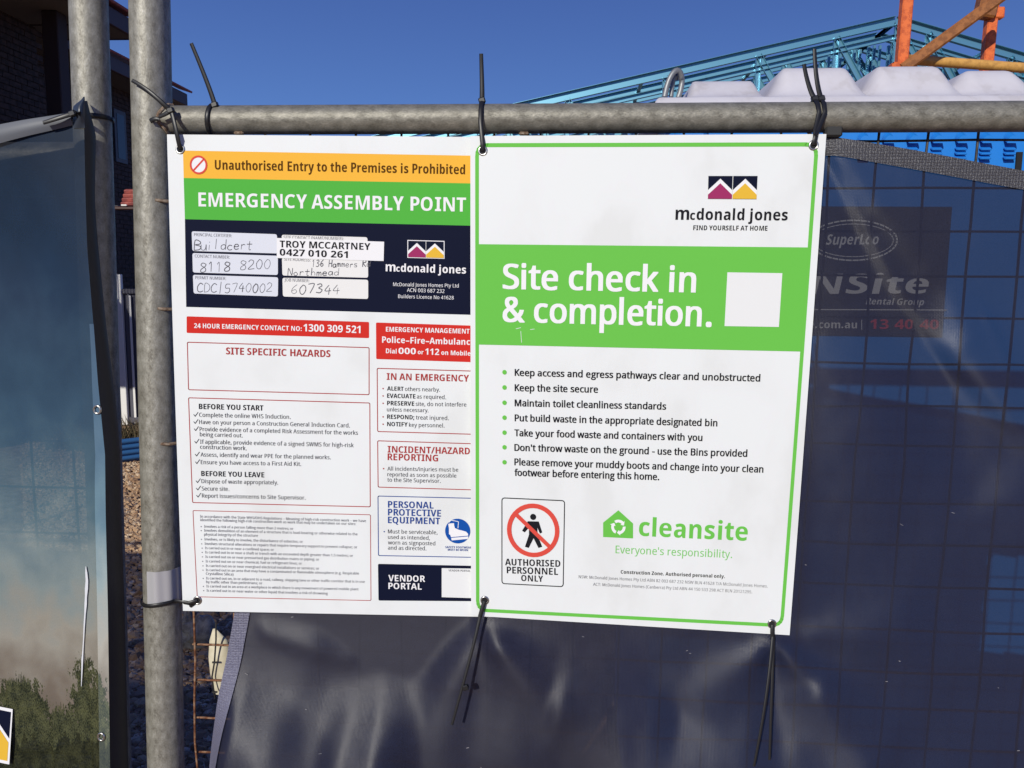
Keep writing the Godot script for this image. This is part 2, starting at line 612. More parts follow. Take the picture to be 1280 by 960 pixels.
func handwriting(parent, b, s, x0, y0, x1, y1, cap, material):
	var st = st_new()
	var p0 = su(b, x0, y0)
	var p1 = su(b, x1, y1)
	var hgt = su(b, x0, y0 - cap).distance_to(p0)
	var step = p0.distance_to(p1) / s.length()
	var dir = (p1 - p0).normalized()
	var down = Vector2(-dir.y, dir.x)
	for i in s.length():
		if not HAND.has(s[i]): continue
		var wob = rng.randf_range(-0.1, 0.1)
		for line in HAND[s[i]]:
			var ps = []
			for k in range(0, line.size(), 2):
				var y = line[k + 1] + wob
				ps.append(p0 + dir * (step * i + line[k] * step * 1.75 * 0.95 + (y - 0.5) * hgt * 0.12) - down * (y * hgt))
			var smooth = []
			for k in ps.size() - 1:
				var pa = ps[max(k - 1, 0)]
				var pd = ps[min(k + 2, ps.size() - 1)]
				for t in 3: smooth.append(ps[k].cubic_interpolate(ps[k + 1], pa, pd, t / 3.0))
			smooth.append(ps[-1])
			stroke_into(st, b, smooth, rng.randf_range(0.0006, 0.0012), 0.0005)
	return obj("handwriting", done(st), material, parent)

func eyelet(parent, b, x, y, r := 0.0062):
	var c = su(b, x, y)
	var st = st_new()
	var n = 24
	st.set_smooth_group(0)
	var prof = [[r * 0.52, -0.001], [r * 0.56, 0.0006], [r * 0.72, 0.0014], [r * 0.9, 0.0011], [r, 0.0001]]
	for k in n:
		var a = TAU * k / n
		var e = TAU * (k + 1) / n
		for j in prof.size() - 1:
			var f = func(ang, q): return put(b, c + Vector2(cos(ang), sin(ang)) * q[0], q[1])
			quad(st, f.call(a, prof[j]), f.call(e, prof[j]), f.call(e, prof[j + 1]), f.call(a, prof[j + 1]))
	var o = obj("eyelet", done(st), M.eyelet, parent)
	var st2 = st_new()
	disc(st2, b, c, r * 0.55, 0.0003, 16)
	obj("hole", done(st2), M.dark, o)
	return put(b, c, 0.001)

func board_body(parent, b, thick):
	var st = st_new()
	st.set_smooth_group(0)
	for k in 20:
		quad(st, on(b, 0, k / 20.0), on(b, 1, k / 20.0), on(b, 1, (k + 1) / 20.0), on(b, 0, (k + 1) / 20.0))
	st.set_smooth_group(1)
	for k in 20:
		quad(st, on(b, 1, k / 20.0, -thick), on(b, 0, k / 20.0, -thick), on(b, 0, (k + 1) / 20.0, -thick), on(b, 1, (k + 1) / 20.0, -thick))
	st.set_smooth_group(-1)
	for k in 20:
		var v0 = k / 20.0
		var v1 = (k + 1) / 20.0
		quad(st, on(b, 1, v0), on(b, 1, v0, -thick), on(b, 1, v1, -thick), on(b, 1, v1))
		quad(st, on(b, 0, v0, -thick), on(b, 0, v0), on(b, 0, v1), on(b, 0, v1, -thick))
	quad(st, on(b, 0, 0, -thick), on(b, 1, 0, -thick), on(b, 1, 0), on(b, 0, 0))
	quad(st, on(b, 0, 1), on(b, 1, 1), on(b, 1, 1, -thick), on(b, 0, 1, -thick))
	return obj("panel", done(st), M.board, parent)

# two gabled houses side by side, white rooflines on navy
func gable_emblem(parent, b, c0, c1, c2, c3, border):
	var e = Node3D.new()
	e.name = "emblem"
	parent.add_child(e, true)
	if border: patch(e, "border", b, [[c0[0] - 1, c0[1] - 1], [c1[0] + 1, c1[1] - 1], [c2[0] + 1, c2[1] + 1], [c3[0] - 1, c3[1] + 1]], M.white_ink, 0, 0.0004)
	var q = pxs(b, [c0, c1, c2, c3])
	var at = func(u, v): return q[0].lerp(q[1], u).lerp(q[3].lerp(q[2], u), v)
	for k in 2:
		var u0 = 0.0 if k == 0 else 0.507
		var u1 = 0.493 if k == 0 else 1.0
		var f = func(u, v): return at.call(lerp(u0, u1, u), v)
		var st = st_new()
		poly(st, b, PackedVector2Array([f.call(0, 0), f.call(1, 0), f.call(1, 1), f.call(0, 1)]), 0.0006)
		obj("sky_square", done(st), M.navy, e)
		st = st_new()
		poly(st, b, PackedVector2Array([f.call(0, .62), f.call(.5, .12), f.call(1, .62), f.call(1, 1), f.call(0, 1)]), 0.0008)
		obj("roofline", done(st), M.white_ink, e)
		st = st_new()
		poly(st, b, PackedVector2Array([f.call(0, .82), f.call(.5, .32), f.call(1, .82), f.call(1, 1), f.call(0, 1)]), 0.001)
		obj("house_shape", done(st), M.magenta if k == 0 else M.yellow, e)
	return e

func wordmark(parent, b, x0, y0, x1, y1, material):
	var t = (x1 - x0)
	var g = func(a): return [x0 + t * a, lerp(y0, y1, a)]
	var parts = [["m", 0.0, 0.122], ["c", 0.13, 0.175], ["donald jones", 0.188, 1.0]]
	for p in parts:
		var a = g.call(p[1])
		var e = g.call(p[2])
		letters(parent, b, p[0], a[0], a[1], e[0], e[1], material, 1)

func left_board():
	var z = [0.024, 0.012, 0.009, 0.020]
	var b = make_board([Vector2(208.7, 168), Vector2(630, 171.5), Vector2(626, 771.5), Vector2(228.7, 763.5)], z, 0.42, 0.6, 0.002)
	var t = thing("notice_board", "white site notice board headed by yellow and green bands, tucked under the other board's edge", "notice board", on(b, 0.5, 1.0))
	board_body(t, b, 0.004)
	var X = func(x): return 200.0 + x / 3.2
	var Y = func(y): return 160.0 + y / 3.2
	# bands
	var band = patch(t, "warning_band", b, [[228.8, 188.2], [607, 194.9], [607, 229.6], [229.7, 222.5]], M.orange)
	var st = st_new()
	var c = su(b, 248.4, 206.2)
	disc(st, b, c, 0.0100, 0.0004)
	var icon = obj("no_entry_symbol", done(st), M.white_ink, band)
	st = st_new()
	ring(st, b, c, 0.0088, 0.0111, 0.0006)
	stroke_into(st, b, [c + Vector2(-.0066, .0066), c + Vector2(.0066, -.0066)], 0.0021, 0.0006)
	obj("red_ring", done(st), M.coral, icon if false else band)
	letters(band, b, "Unauthorised Entry to the Premises is Prohibited", 268.8, 212.0, 581.3, 218.0, M.brown, 1, 12.0)
	band = patch(t, "assembly_band", b, [[229.7, 222.5], [607, 229.6], [607, 282.5], [231.2, 274.0]], M.green2)
	letters(band, b, "EMERGENCY ASSEMBLY POINT", 248.4, 258.0, 582.5, 264.6, M.white_ink, 1, 17.4)
	var navy = patch(t, "details_band", b, [[231.2, 274.0], [607, 282.5], [607, 394.0], [232.8, 383.6]], M.navy)
	for q in [[127, 413, 468, 425, 472, 502, 130, 492, 0], [130, 500, 472, 511, 472, 588, 132, 578, 0], [132, 587, 473, 597, 472, 674, 135, 662, 0], [487, 427, 830, 437, 832, 513, 488, 510, 1], [488, 519, 832, 525, 833, 599, 490, 590, 1], [490, 599, 833, 607, 833, 684, 492, 674, 1]]:
		patch(navy, "entry_field", b, [[X.call(q[0]), Y.call(q[1])], [X.call(q[2]), Y.call(q[3])], [X.call(q[4]), Y.call(q[5])], [X.call(q[6]), Y.call(q[7])]], M.field2 if q[8] else M.field, 0.0028, 0.0004)
	for q in [["PRINCIPAL CERTIFIER:", 137, 432, 288, 437], ["SITE CONTACT (NAME/NUMBER):", 495, 443, 735, 449], ["CONTACT NUMBER:", 140, 518, 280, 523], ["SITE ADDRESS:", 497, 530, 602, 534], ["PERMIT NUMBER:", 142, 604, 265, 608], ["JOB NUMBER:", 498, 613, 598, 617]]:
		letters(navy, b, q[0], X.call(q[1]), Y.call(q[2]), X.call(q[3]), Y.call(q[4]), M.grey, 0, 0.0, 0.0, 0.0006)
	var hw = [["Buildcert", 140, 486, 375, 490, 12.5], ["8118 8200", 162, 578, 450, 562, 11.5], ["CDC/5740002", 150, 657, 455, 657, 11.0], ["136 Hammers Rd", 608, 556, 845, 556, 8.5], ["Northmead", 512, 588, 720, 592, 9.0], ["607344", 525, 662, 725, 664, 11.5]]
	for q in hw: handwriting(navy, b, q[0], X.call(q[1]), Y.call(q[2]), X.call(q[3]), Y.call(q[4]), q[5], M.pencil)
	var stick = patch(navy, "label_strip", b, [[X.call(468), Y.call(440)], [X.call(897), Y.call(455)], [X.call(895), Y.call(532)], [X.call(468), Y.call(520)]], M.white_ink, 0.0, 0.0009)
	letters(navy, b, "TROY MCCARTNEY", X.call(480), Y.call(477), X.call(842), Y.call(488), M.black, 1, 8.4, 0.0, 0.0012)
	letters(navy, b, "0427 010 261", X.call(480), Y.call(510), X.call(752), Y.call(520), M.black, 1, 8.4, 0.0, 0.0012)
	gable_emblem(navy, b, [X.call(993), Y.call(451)], [X.call(1135), Y.call(455)], [X.call(1135), Y.call(520)], [X.call(993), Y.call(516)], true)
	wordmark(navy, b, X.call(903), Y.call(573), X.call(1224), Y.call(583), M.white_ink)
	letters(navy, b, "McDonald Jones Homes Pty Ltd", X.call(933), Y.call(632), X.call(1195), Y.call(638), M.white_ink, 0)
	letters(navy, b, "ACN 003 687 232", X.call(988), Y.call(655), X.call(1138), Y.call(660), M.white_ink, 0)
	letters(navy, b, "Builders Licence No 41628", X.call(953), Y.call(680), X.call(1175), Y.call(686), M.white_ink, 0)
	# middle: origin 220,390, scale 3.368
	X = func(x): return 220.0 + x / 3.368
	Y = func(y): return 390.0 + y / 3.368
	var L = func(par, s, x0, y0, x1, y1, m, style = 0, cap = 0.0): return letters(par, b, s, X.call(x0), Y.call(y0), X.call(x1), Y.call(y1), m, style, cap)
	var q4 = func(l): return [[X.call(l[0]), Y.call(l[1])], [X.call(l[2]), Y.call(l[3])], [X.call(l[4]), Y.call(l[5])], [X.call(l[6]), Y.call(l[7])]]
	var o = patch(t, "phone_bar", b, q4.call([45, 18, 813, 42, 813, 110, 45, 88]), M.red, 0.0016)
	L.call(o, "24 HOUR EMERGENCY CONTACT NO:", 77, 67, 530, 80, M.white_ink, 1)
	L.call(o, "1300 309 521", 537, 81, 777, 89, M.white_ink, 1)
	o = patch(t, "emergency_box", b, q4.call([842, 44, 1300, 59, 1300, 213, 843, 198]), M.red, 0.0016)
	L.call(o, "EMERGENCY MANAGEMENT", 884, 82, 1236, 91, M.white_ink, 1)
	L.call(o, "Police–Fire–Ambulance", 868, 129, 1258, 139, M.white_ink, 1)
	L.call(o, "Dial", 884, 173, 929, 175, M.white_ink, 1)
	L.call(o, "000", 937, 176, 1010, 178, M.white_ink, 1, 7.8)
	L.call(o, "or", 1018, 177, 1042, 178, M.white_ink, 1)
	L.call(o, "112", 1049, 179, 1108, 181, M.white_ink, 1, 7.8)
	L.call(o, "on Mobile", 1117, 180, 1240, 184, M.white_ink, 1)
	o = outline(t, "hazards_box", b, q4.call([48, 127, 813, 150, 813, 348, 53, 327]), M.darkred, 0.0018, 0.0011)
	L.call(o, "SITE SPECIFIC HAZARDS", 211, 178, 650, 190, M.darkred, 1)
	o = outline(t, "instructions_box", b, q4.call([53, 361, 816, 383, 818, 820, 70, 802]), M.darkred, 0.0018, 0.0011)
	L.call(o, "BEFORE YOU START", 97, 408, 368, 415, M.black, 1)
	L.call(o, "BEFORE YOU LEAVE", 107, 690, 372, 696, M.black, 1)
	for q in [["Complete the online WHS Induction.", 98, 441, 483, 450, 1], ["Have on your person a Construction General Induction Card.", 98, 471, 732, 486, 1], ["Provide evidence of a completed Risk Assessment for the works", 100, 501, 766, 517, 1], ["being carried out.", 101, 523, 281, 528, 0], ["If applicable, provide evidence of a signed SWMS for high-risk", 102, 554, 748, 569, 1], ["construction work.", 102, 576, 298, 582, 0], ["Assess, identify and wear PPE for the planned works.", 104, 608, 652, 620, 1], ["Ensure you have access to a First Aid Kit.", 105, 640, 527, 648, 1], ["Dispose of waste appropriately.", 108, 720, 430, 726, 1], ["Secure site.", 109, 751, 225, 753, 1], ["Report issues/concerns to Site Supervisor.", 110, 781, 546, 790, 1]]:
		L.call(o, q[0], q[1], q[2], q[3], q[4], M.midgrey, 0)
		if q[5]:
			st = st_new()
			var cx = q[1] - 23.0
			var tick = pxs(b, [[X.call(cx), Y.call(q[2] - 10)], [X.call(cx + 6), Y.call(q[2] - 2)], [X.call(cx + 18), Y.call(q[2] - 19)]])
			stroke_into(st, b, tick, 0.0008, 0.0005)
			obj("tick_mark", done(st), M.midgrey, o)
	var bullet = func(par, x, y, m, r = 0.0009):
		var s2 = st_new()
		disc(s2, b, su(b, X.call(x), Y.call(y)), r, 0.0005, 12)
		obj("bullet", done(s2), m, par)
	o = outline(t, "emergency_steps_box", b, q4.call([847, 237, 1300, 250, 1300, 516, 849, 503]), M.darkred, 0.0018, 0.0011)
	L.call(o, "IN AN EMERGENCY", 887, 285, 1233, 293, M.darkred, 1)
	for q in [["ALERT", 889, 330, 958, 332, "others nearby.", 964, 332, 1111, 335], ["EVACUATE", 889, 361, 1008, 364, "as required.", 1014, 364, 1137, 367], ["PRESERVE", 889, 392, 1003, 395, "site, do not interfere", 1009, 395, 1222, 400], ["RESPOND;", 889, 449, 1003, 452, "treat injured.", 1010, 452, 1148, 455], ["NOTIFY", 889, 480, 975, 482, "key personnel.", 981, 483, 1130, 487]]:
		L.call(o, q[0], q[1], q[2], q[3], q[4], M.black, 1)
		L.call(o, q[5], q[6], q[7], q[8], q[9] if q.size() > 9 else q[7], M.midgrey, 0) if false else L.call(o, q[5], q[6], q[7], q[8], q[7] + 3, M.midgrey, 0)
		bullet.call(o, 872, q[2] - 8, M.darkred)
	L.call(o, "unless necessary.", 888, 418, 1063, 422, M.midgrey, 0)
	o = outline(t, "incident_box", b, q4.call([849, 542, 1300, 556, 1300, 750, 851, 737]), M.darkred, 0.0018, 0.0011)
	L.call(o, "INCIDENT/HAZARD", 891, 591, 1237, 599, M.darkred, 1)
	L.call(o, "REPORTING", 891, 623, 1103, 629, M.darkred, 1)
	L.call(o, "All incidents/injuries must be", 890, 667, 1188, 672, M.midgrey, 0)
	L.call(o, "reported as soon as possible", 890, 691, 1180, 697, M.midgrey, 0)
	L.call(o, "to the Site Supervisor.", 890, 714, 1114, 719, M.midgrey, 0)
	bullet.call(o, 874, 659, M.darkred)
	# bottom: origin 220,610, scale 3.2
	X = func(x): return 220.0 + x / 3.2
	Y = func(y): return 610.0 + y / 3.2
	L = func(par, s, x0, y0, x1, y1, m, style = 0, cap = 0.0): return letters(par, b, s, X.call(x0), Y.call(y0), X.call(x1), Y.call(y1), m, style, cap)
	q4 = func(l): return [[X.call(l[0]), Y.call(l[1])], [X.call(l[2]), Y.call(l[3])], [X.call(l[4]), Y.call(l[5])], [X.call(l[6]), Y.call(l[7])]]
	bullet = func(par, x, y, m, r = 0.0009):
		var s2 = st_new()
		disc(s2, b, su(b, X.call(x), Y.call(y)), r, 0.0005, 12)
		obj("bullet", done(s2), m, par)
	o = outline(t, "protective_equipment_box", b, q4.call([808, 32, 1230, 42, 1230, 278, 810, 270]), M.blue, 0.0018, 0.0011)
	L.call(o, "PERSONAL", 848, 78, 1030, 82, M.blue, 1)
	L.call(o, "PROTECTIVE", 848, 109, 1060, 114, M.blue, 1)
	L.call(o, "EQUIPMENT", 848, 140, 1056, 145, M.blue, 1)
	L.call(o, "Must be serviceable,", 848, 181, 1046, 185, M.midgrey, 0)
	L.call(o, "used as intended,", 848, 203, 1015, 207, M.midgrey, 0)
	L.call(o, "worn as signposted", 848, 225, 1037, 229, M.midgrey, 0)
	L.call(o, "and as directed.", 848, 246, 1001, 249, M.midgrey, 0)
	bullet.call(o, 833, 174, M.blue)
	st = st_new()
	disc(st, b, su(b, X.call(1127), Y.call(172)), 0.0163, 0.0004, 40)
	var badge = obj("footwear_symbol", done(st), M.blue2, o)
	st = st_new()
	var boot = []
	for p in [[1089, 143], [1098, 141], [1112, 140], [1113, 150], [1116, 160], [1130, 166], [1146, 170], [1160, 174], [1168, 182], [1169, 190], [1100, 196], [1098, 188], [1092, 184], [1092, 160]]: boot.append(su(b, X.call(p[0]), Y.call(p[1])))
	poly(st, b, PackedVector2Array(boot), 0.0006)
	obj("boot_shape", done(st), M.white_ink, o)
	st = st_new()
	poly(st, b, PackedVector2Array(pxs(b, q4.call([1101, 199, 1170, 193, 1168, 203, 1103, 209]))), 0.0006)
	stroke_into(st, b, pxs(b, [[X.call(1092), Y.call(137)], [X.call(1100), Y.call(128)], [X.call(1130), Y.call(134)], [X.call(1128), Y.call(160)]]), 0.0008, 0.0006)
	obj("boot_sole", done(st), M.white_ink, o)
	L.call(o, "SAFETY FOOTWEAR", 1077, 240, 1183, 242, M.blue, 1)
	L.call(o, "MUST BE WORN", 1087, 250, 1168, 252, M.blue, 1)
	o = patch(t, "vendor_box", b, q4.call([808, 303, 1235, 312, 1235, 453, 810, 450]), M.navy, 0.002)
	L.call(o, "VENDOR", 850, 372, 997, 375, M.white_ink, 1, 7.8)
	L.call(o, "PORTAL", 850, 403, 983, 406, M.white_ink, 1, 7.8)
	patch(o, "code_panel", b, q4.call([1063, 320, 1190, 322, 1190, 440, 1063, 436]), M.qr, 0.0006, 0.0005)
	L.call(o, "VENDOR PORTAL", 1090, 333, 1178, 335, M.midgrey, 1)
	o = outline(t, "regulations_box", b, q4.call([68, 90, 778, 107, 780, 450, 85, 435]), M.darkred, 0.0018, 0.0009)
	for q in [["In accordance with the State WHS/OHS Regulations – Meaning of high-risk construction work – we have", 97, 118, 760, 136, 0], ["identified the following high-risk construction work as work that may be undertaken on our sites:", 98, 132, 720, 148, 0], ["Involves a risk of a person falling more than 2 metres; or", 113, 158, 470, 167, 1], ["Involves demolition of an element of a structure that is load-bearing or otherwise related to the", 113, 174, 726, 189, 1], ["physical integrity of the structure", 113, 190, 328, 195, 0], ["Involves, or is likely to involve, the disturbance of asbestos; or", 114, 209, 508, 219, 1], ["Involves structural alterations or repairs that require temporary support to prevent collapse; or", 115, 227, 725, 241, 1], ["Is carried out in or near a confined space; or", 117, 244, 392, 251, 1], ["Is carried out in or near a shaft or trench with an excavated depth greater than 1.5 metres; or", 117, 261, 708, 275, 1], ["Is carried out on or near pressurised gas distribution mains or piping; or", 118, 279, 573, 290, 1], ["Is carried out on or near chemical, fuel or refrigerant lines; or", 119, 297, 504, 306, 1], ["Is carried out on or near energised electrical installations or services; or", 120, 315, 573, 326, 1], ["Is carried out in an area that may have a contaminated or flammable atmosphere (e.g. Respirable", 120, 332, 732, 346, 1], ["Crystalline Silica)", 120, 347, 230, 350, 0], ["Is carried out on, in or adjacent to a road, railway, shipping lane or other traffic corridor that is in use", 121, 365, 755, 379, 1], ["by traffic other than pedestrians; or", 121, 380, 346, 385, 0], ["Is carried out in an area at a workplace in which there is any movement of powered mobile plant", 122, 397, 730, 409, 1], ["Is carried out in or near water or other liquid that involves a risk of drowning", 123, 414, 607, 426, 1]]:
		L.call(o, q[0], q[1], q[2], q[3], q[4], M.grey, 0)
		if q[5]: bullet.call(o, q[1] - 12, q[2] - 4, M.grey, 0.0007)
	return {"t": t, "b": b, "tl": eyelet(t, b, 225.5, 186.5), "bl": eyelet(t, b, 247, 750.5)}

func right_board():
	var z = [0.026, 0.030, 0.014, 0.016]
	var b = make_board([Vector2(588, 170), Vector2(1033, 167.5), Vector2(987, 794), Vector2(589, 769.5)], z, 0.43, 0.6, 0.002)
	var t = thing("sign_board", "white site check-in board with lime green border and wide green band, hanging in front", "sign board", on(b, 0.5, 1.0))
	board_body(t, b, 0.004)
	var X = func(x): return 580.0 + x / 2.783
	var Y = func(y): return 160.0 + y / 2.783
	outline(t, "border_line", b, [[596.3, 181.5], [1021, 180.5], [977, 781.8], [597.2, 762.5]], M.green, 0.013, 0.0046)
	var band = patch(t, "green_band", b, [[596.5, 305.2], [1011.5, 309.3], [1002.0, 439.4], [596.7, 430.6]], M.green, 0.0, 0.0003)
	letters(band, b, "Site check in", X.call(137), Y.call(559), X.call(803), Y.call(571), M.white_ink, 2, 31.0)
	letters(band, b, "& completion.", X.call(137), Y.call(674), X.call(858), Y.call(690), M.white_ink, 2, 31.0)
	patch(band, "code_panel", b, [[X.call(916), Y.call(502)], [X.call(1107), Y.call(505)], [X.call(1095), Y.call(692)], [X.call(906), Y.call(689)]], M.qr, 0.0, 0.0006)
	gable_emblem(t, b, [X.call(850), Y.call(167)], [X.call(1021), Y.call(167)], [X.call(1017), Y.call(247)], [X.call(848), Y.call(246)], false)
	wordmark(t, b, X.call(735), Y.call(319), X.call(1125), Y.call(322), M.black)
	letters(t, b, "FIND YOURSELF AT HOME", X.call(797), Y.call(355), X.call(1055), Y.call(357), M.black, 1)
	# scuffs on the green band
	var scuffs = [[[645, 411], [651, 409.5]], [[663, 412], [668, 411.2]], [[651, 414], [652, 428]], [[679, 403], [684, 402]]]
	var st = st_new()
	for s in scuffs: stroke_into(st, b, pxs(b, s), 0.0006, 0.0006)
	obj("scuff_marks", done(st), M.qr, band)
	Y = func(y): return 430.0 + y / 2.783
	var list = Node3D.new()
	list.name = "rule_list"
	t.add_child(list)
	for q in [["Keep access and egress pathways clear and unobstructed", 177, 110, 1029, 130, 98], ["Keep the site secure", 177, 163, 465, 169, 151], ["Maintain toilet cleanliness standards", 177, 216, 702, 228, 204], ["Put build waste in the appropriate designated bin", 177, 268, 880, 286, 256], ["Take your food waste and containers with you", 176, 320, 828, 337, 308], ["Don't throw waste on the ground - use the Bins provided", 176, 371, 984, 392, 359], ["Please remove your muddy boots and change into your clean", 176, 421, 1040, 447, 411], ["footwear before entering this home.", 176, 458, 678, 473, 0]]:
		letters(list, b, q[0], X.call(q[1]), Y.call(q[2]), X.call(q[3]), Y.call(q[4]), M.black, 2, 8.3)
		if q[5]:
			st = st_new()
			disc(st, b, su(b, X.call(141), Y.call(q[5])), 0.0029, 0.0005, 18)
			obj("bullet", done(st), M.green, list)
	Y = func(y): return 600.0 + y / 2.783
	var G = func(l): 
		var out = []
		for k in range(0, l.size(), 2): out.append(su(b, X.call(l[k]), Y.call(l[k + 1])))
		return out
	# prohibition panel
	var pl = outline(t, "prohibition_panel", b, [[X.call(132), Y.call(62)], [X.call(350), Y.call(72)], [X.call(345), Y.call(371)], [X.call(132), Y.call(360)]], M.black, 0.004, 0.0013)
	var c = su(b, X.call(240.5), Y.call(175))
	var R = su(b, X.call(332), Y.call(178)).distance_to(c)
	st = st_new()
	disc(st, b, su(b, X.call(240.5), Y.call(128)), R * 0.115, 0.0005, 20)
	poly(st, b, PackedVector2Array(G.call([222, 143, 260, 144, 272, 182, 264, 186, 255, 165, 256, 192, 272, 232, 259, 236, 242, 202, 225, 236, 212, 232, 226, 190, 226, 165, 211, 182, 202, 176])), 0.0005)
	obj("pedestrian_figure", done(st), M.black, pl)
	st = st_new()
	ring(st, b, c, R * 0.83, R, 0.0008)
	stroke_into(st, b, G.call([183, 121, 300, 234]), 0.0052, 0.0008)
	obj("red_ring", done(st), M.coral, pl)
	letters(pl, b, "AUTHORISED", X.call(143), Y.call(296), X.call(335), Y.call(302), M.black, 1)
	letters(pl, b, "PERSONNEL", X.call(149), Y.call(324), X.call(327), Y.call(330), M.black, 1)
	letters(pl, b, "ONLY", X.call(199), Y.call(351), X.call(275), Y.call(354), M.black, 1)
	# slogan with recycling house
	st = st_new()
	poly(st, b, PackedVector2Array(G.call([484, 148, 537, 105, 588, 151, 588, 203, 484, 198])), 0.0003)
	var hs = obj("recycling_house", done(st), M.green, t)
	st = st_new()
	var rc = su(b, X.call(537), Y.call(163))
	var rr = R * 0.27
	for k in 3:
		var a0 = TAU * k / 3.0 - 2.2
		var pr = rr
		for j in 5:
			var a = a0 + j * 0.28
			var e = a + 0.28
			poly(st, b, PackedVector2Array([rc + Vector2(cos(a), sin(a)) * pr * 0.62, rc + Vector2(cos(a), sin(a)) * pr, rc + Vector2(cos(e), sin(e)) * pr, rc + Vector2(cos(e), sin(e)) * pr * 0.62]), 0.0005)
		var e2 = a0 + 1.4
		poly(st, b, PackedVector2Array([rc + Vector2(cos(e2), sin(e2)) * pr * 0.42, rc + Vector2(cos(e2), sin(e2)) * pr * 1.2, rc + Vector2(cos(e2 + 0.5), sin(e2 + 0.5)) * pr * 0.8]), 0.0005)
	obj("recycling_arrows", done(st), M.white_ink, hs)
	letters(t, b, "cleansite", X.call(608), Y.call(194), X.call(985), Y.call(212), M.green, 1)
	letters(t, b, "Everyone's responsibility.", X.call(527), Y.call(254), X.call(932), Y.call(271), M.lightgreen, 0)
	letters(t, b, "Construction Zone. Authorised personal only.", X.call(545), Y.call(325), X.call(907), Y.call(341), M.black, 1)
	letters(t, b, "NSW: McDonald Jones Homes Pty Ltd ABN 82 003 687 232 NSW BLN 41628 T/A McDonald Jones Homes.", X.call(399), Y.call(341), X.call(1056), Y.call(374), M.grey, 0)
	letters(t, b, "ACT: McDonald Jones Homes (Canberra) Pty Ltd ABN 44 150 533 298 ACT BLN 20121295.", X.call(449), Y.call(367), X.call(1002), Y.call(394), M.grey, 0)
	return {"t": t, "b": b, "tl": eyelet(t, b, 603.5, 188.5), "tr": eyelet(t, b, 1017, 181.5), "bl": eyelet(t, b, 606, 750.5), "br": eyelet(t, b, 965, 780)}

# ---------------------------------------------------------------- fence
var post_axis := []
var rail_y := 1.95
func wiggle(a, b, n, amp, s):
	var nz = noise(s, 3.0, 2)
	var out = []
	for i in n + 1:
		var t = float(i) / n
		var p = a.lerp(b, t)
		out.append(p + Vector3(nz.get_noise_1d(t * 2.0), nz.get_noise_1d(t * 2.0 + 30.0), nz.get_noise_1d(t * 2.0 + 60.0)) * amp)
	return out

func line_to(a: Vector3, b: Vector3, y: float) -> Vector3:
	return a + (b - a) * ((y - a.y) / (b.y - a.y))

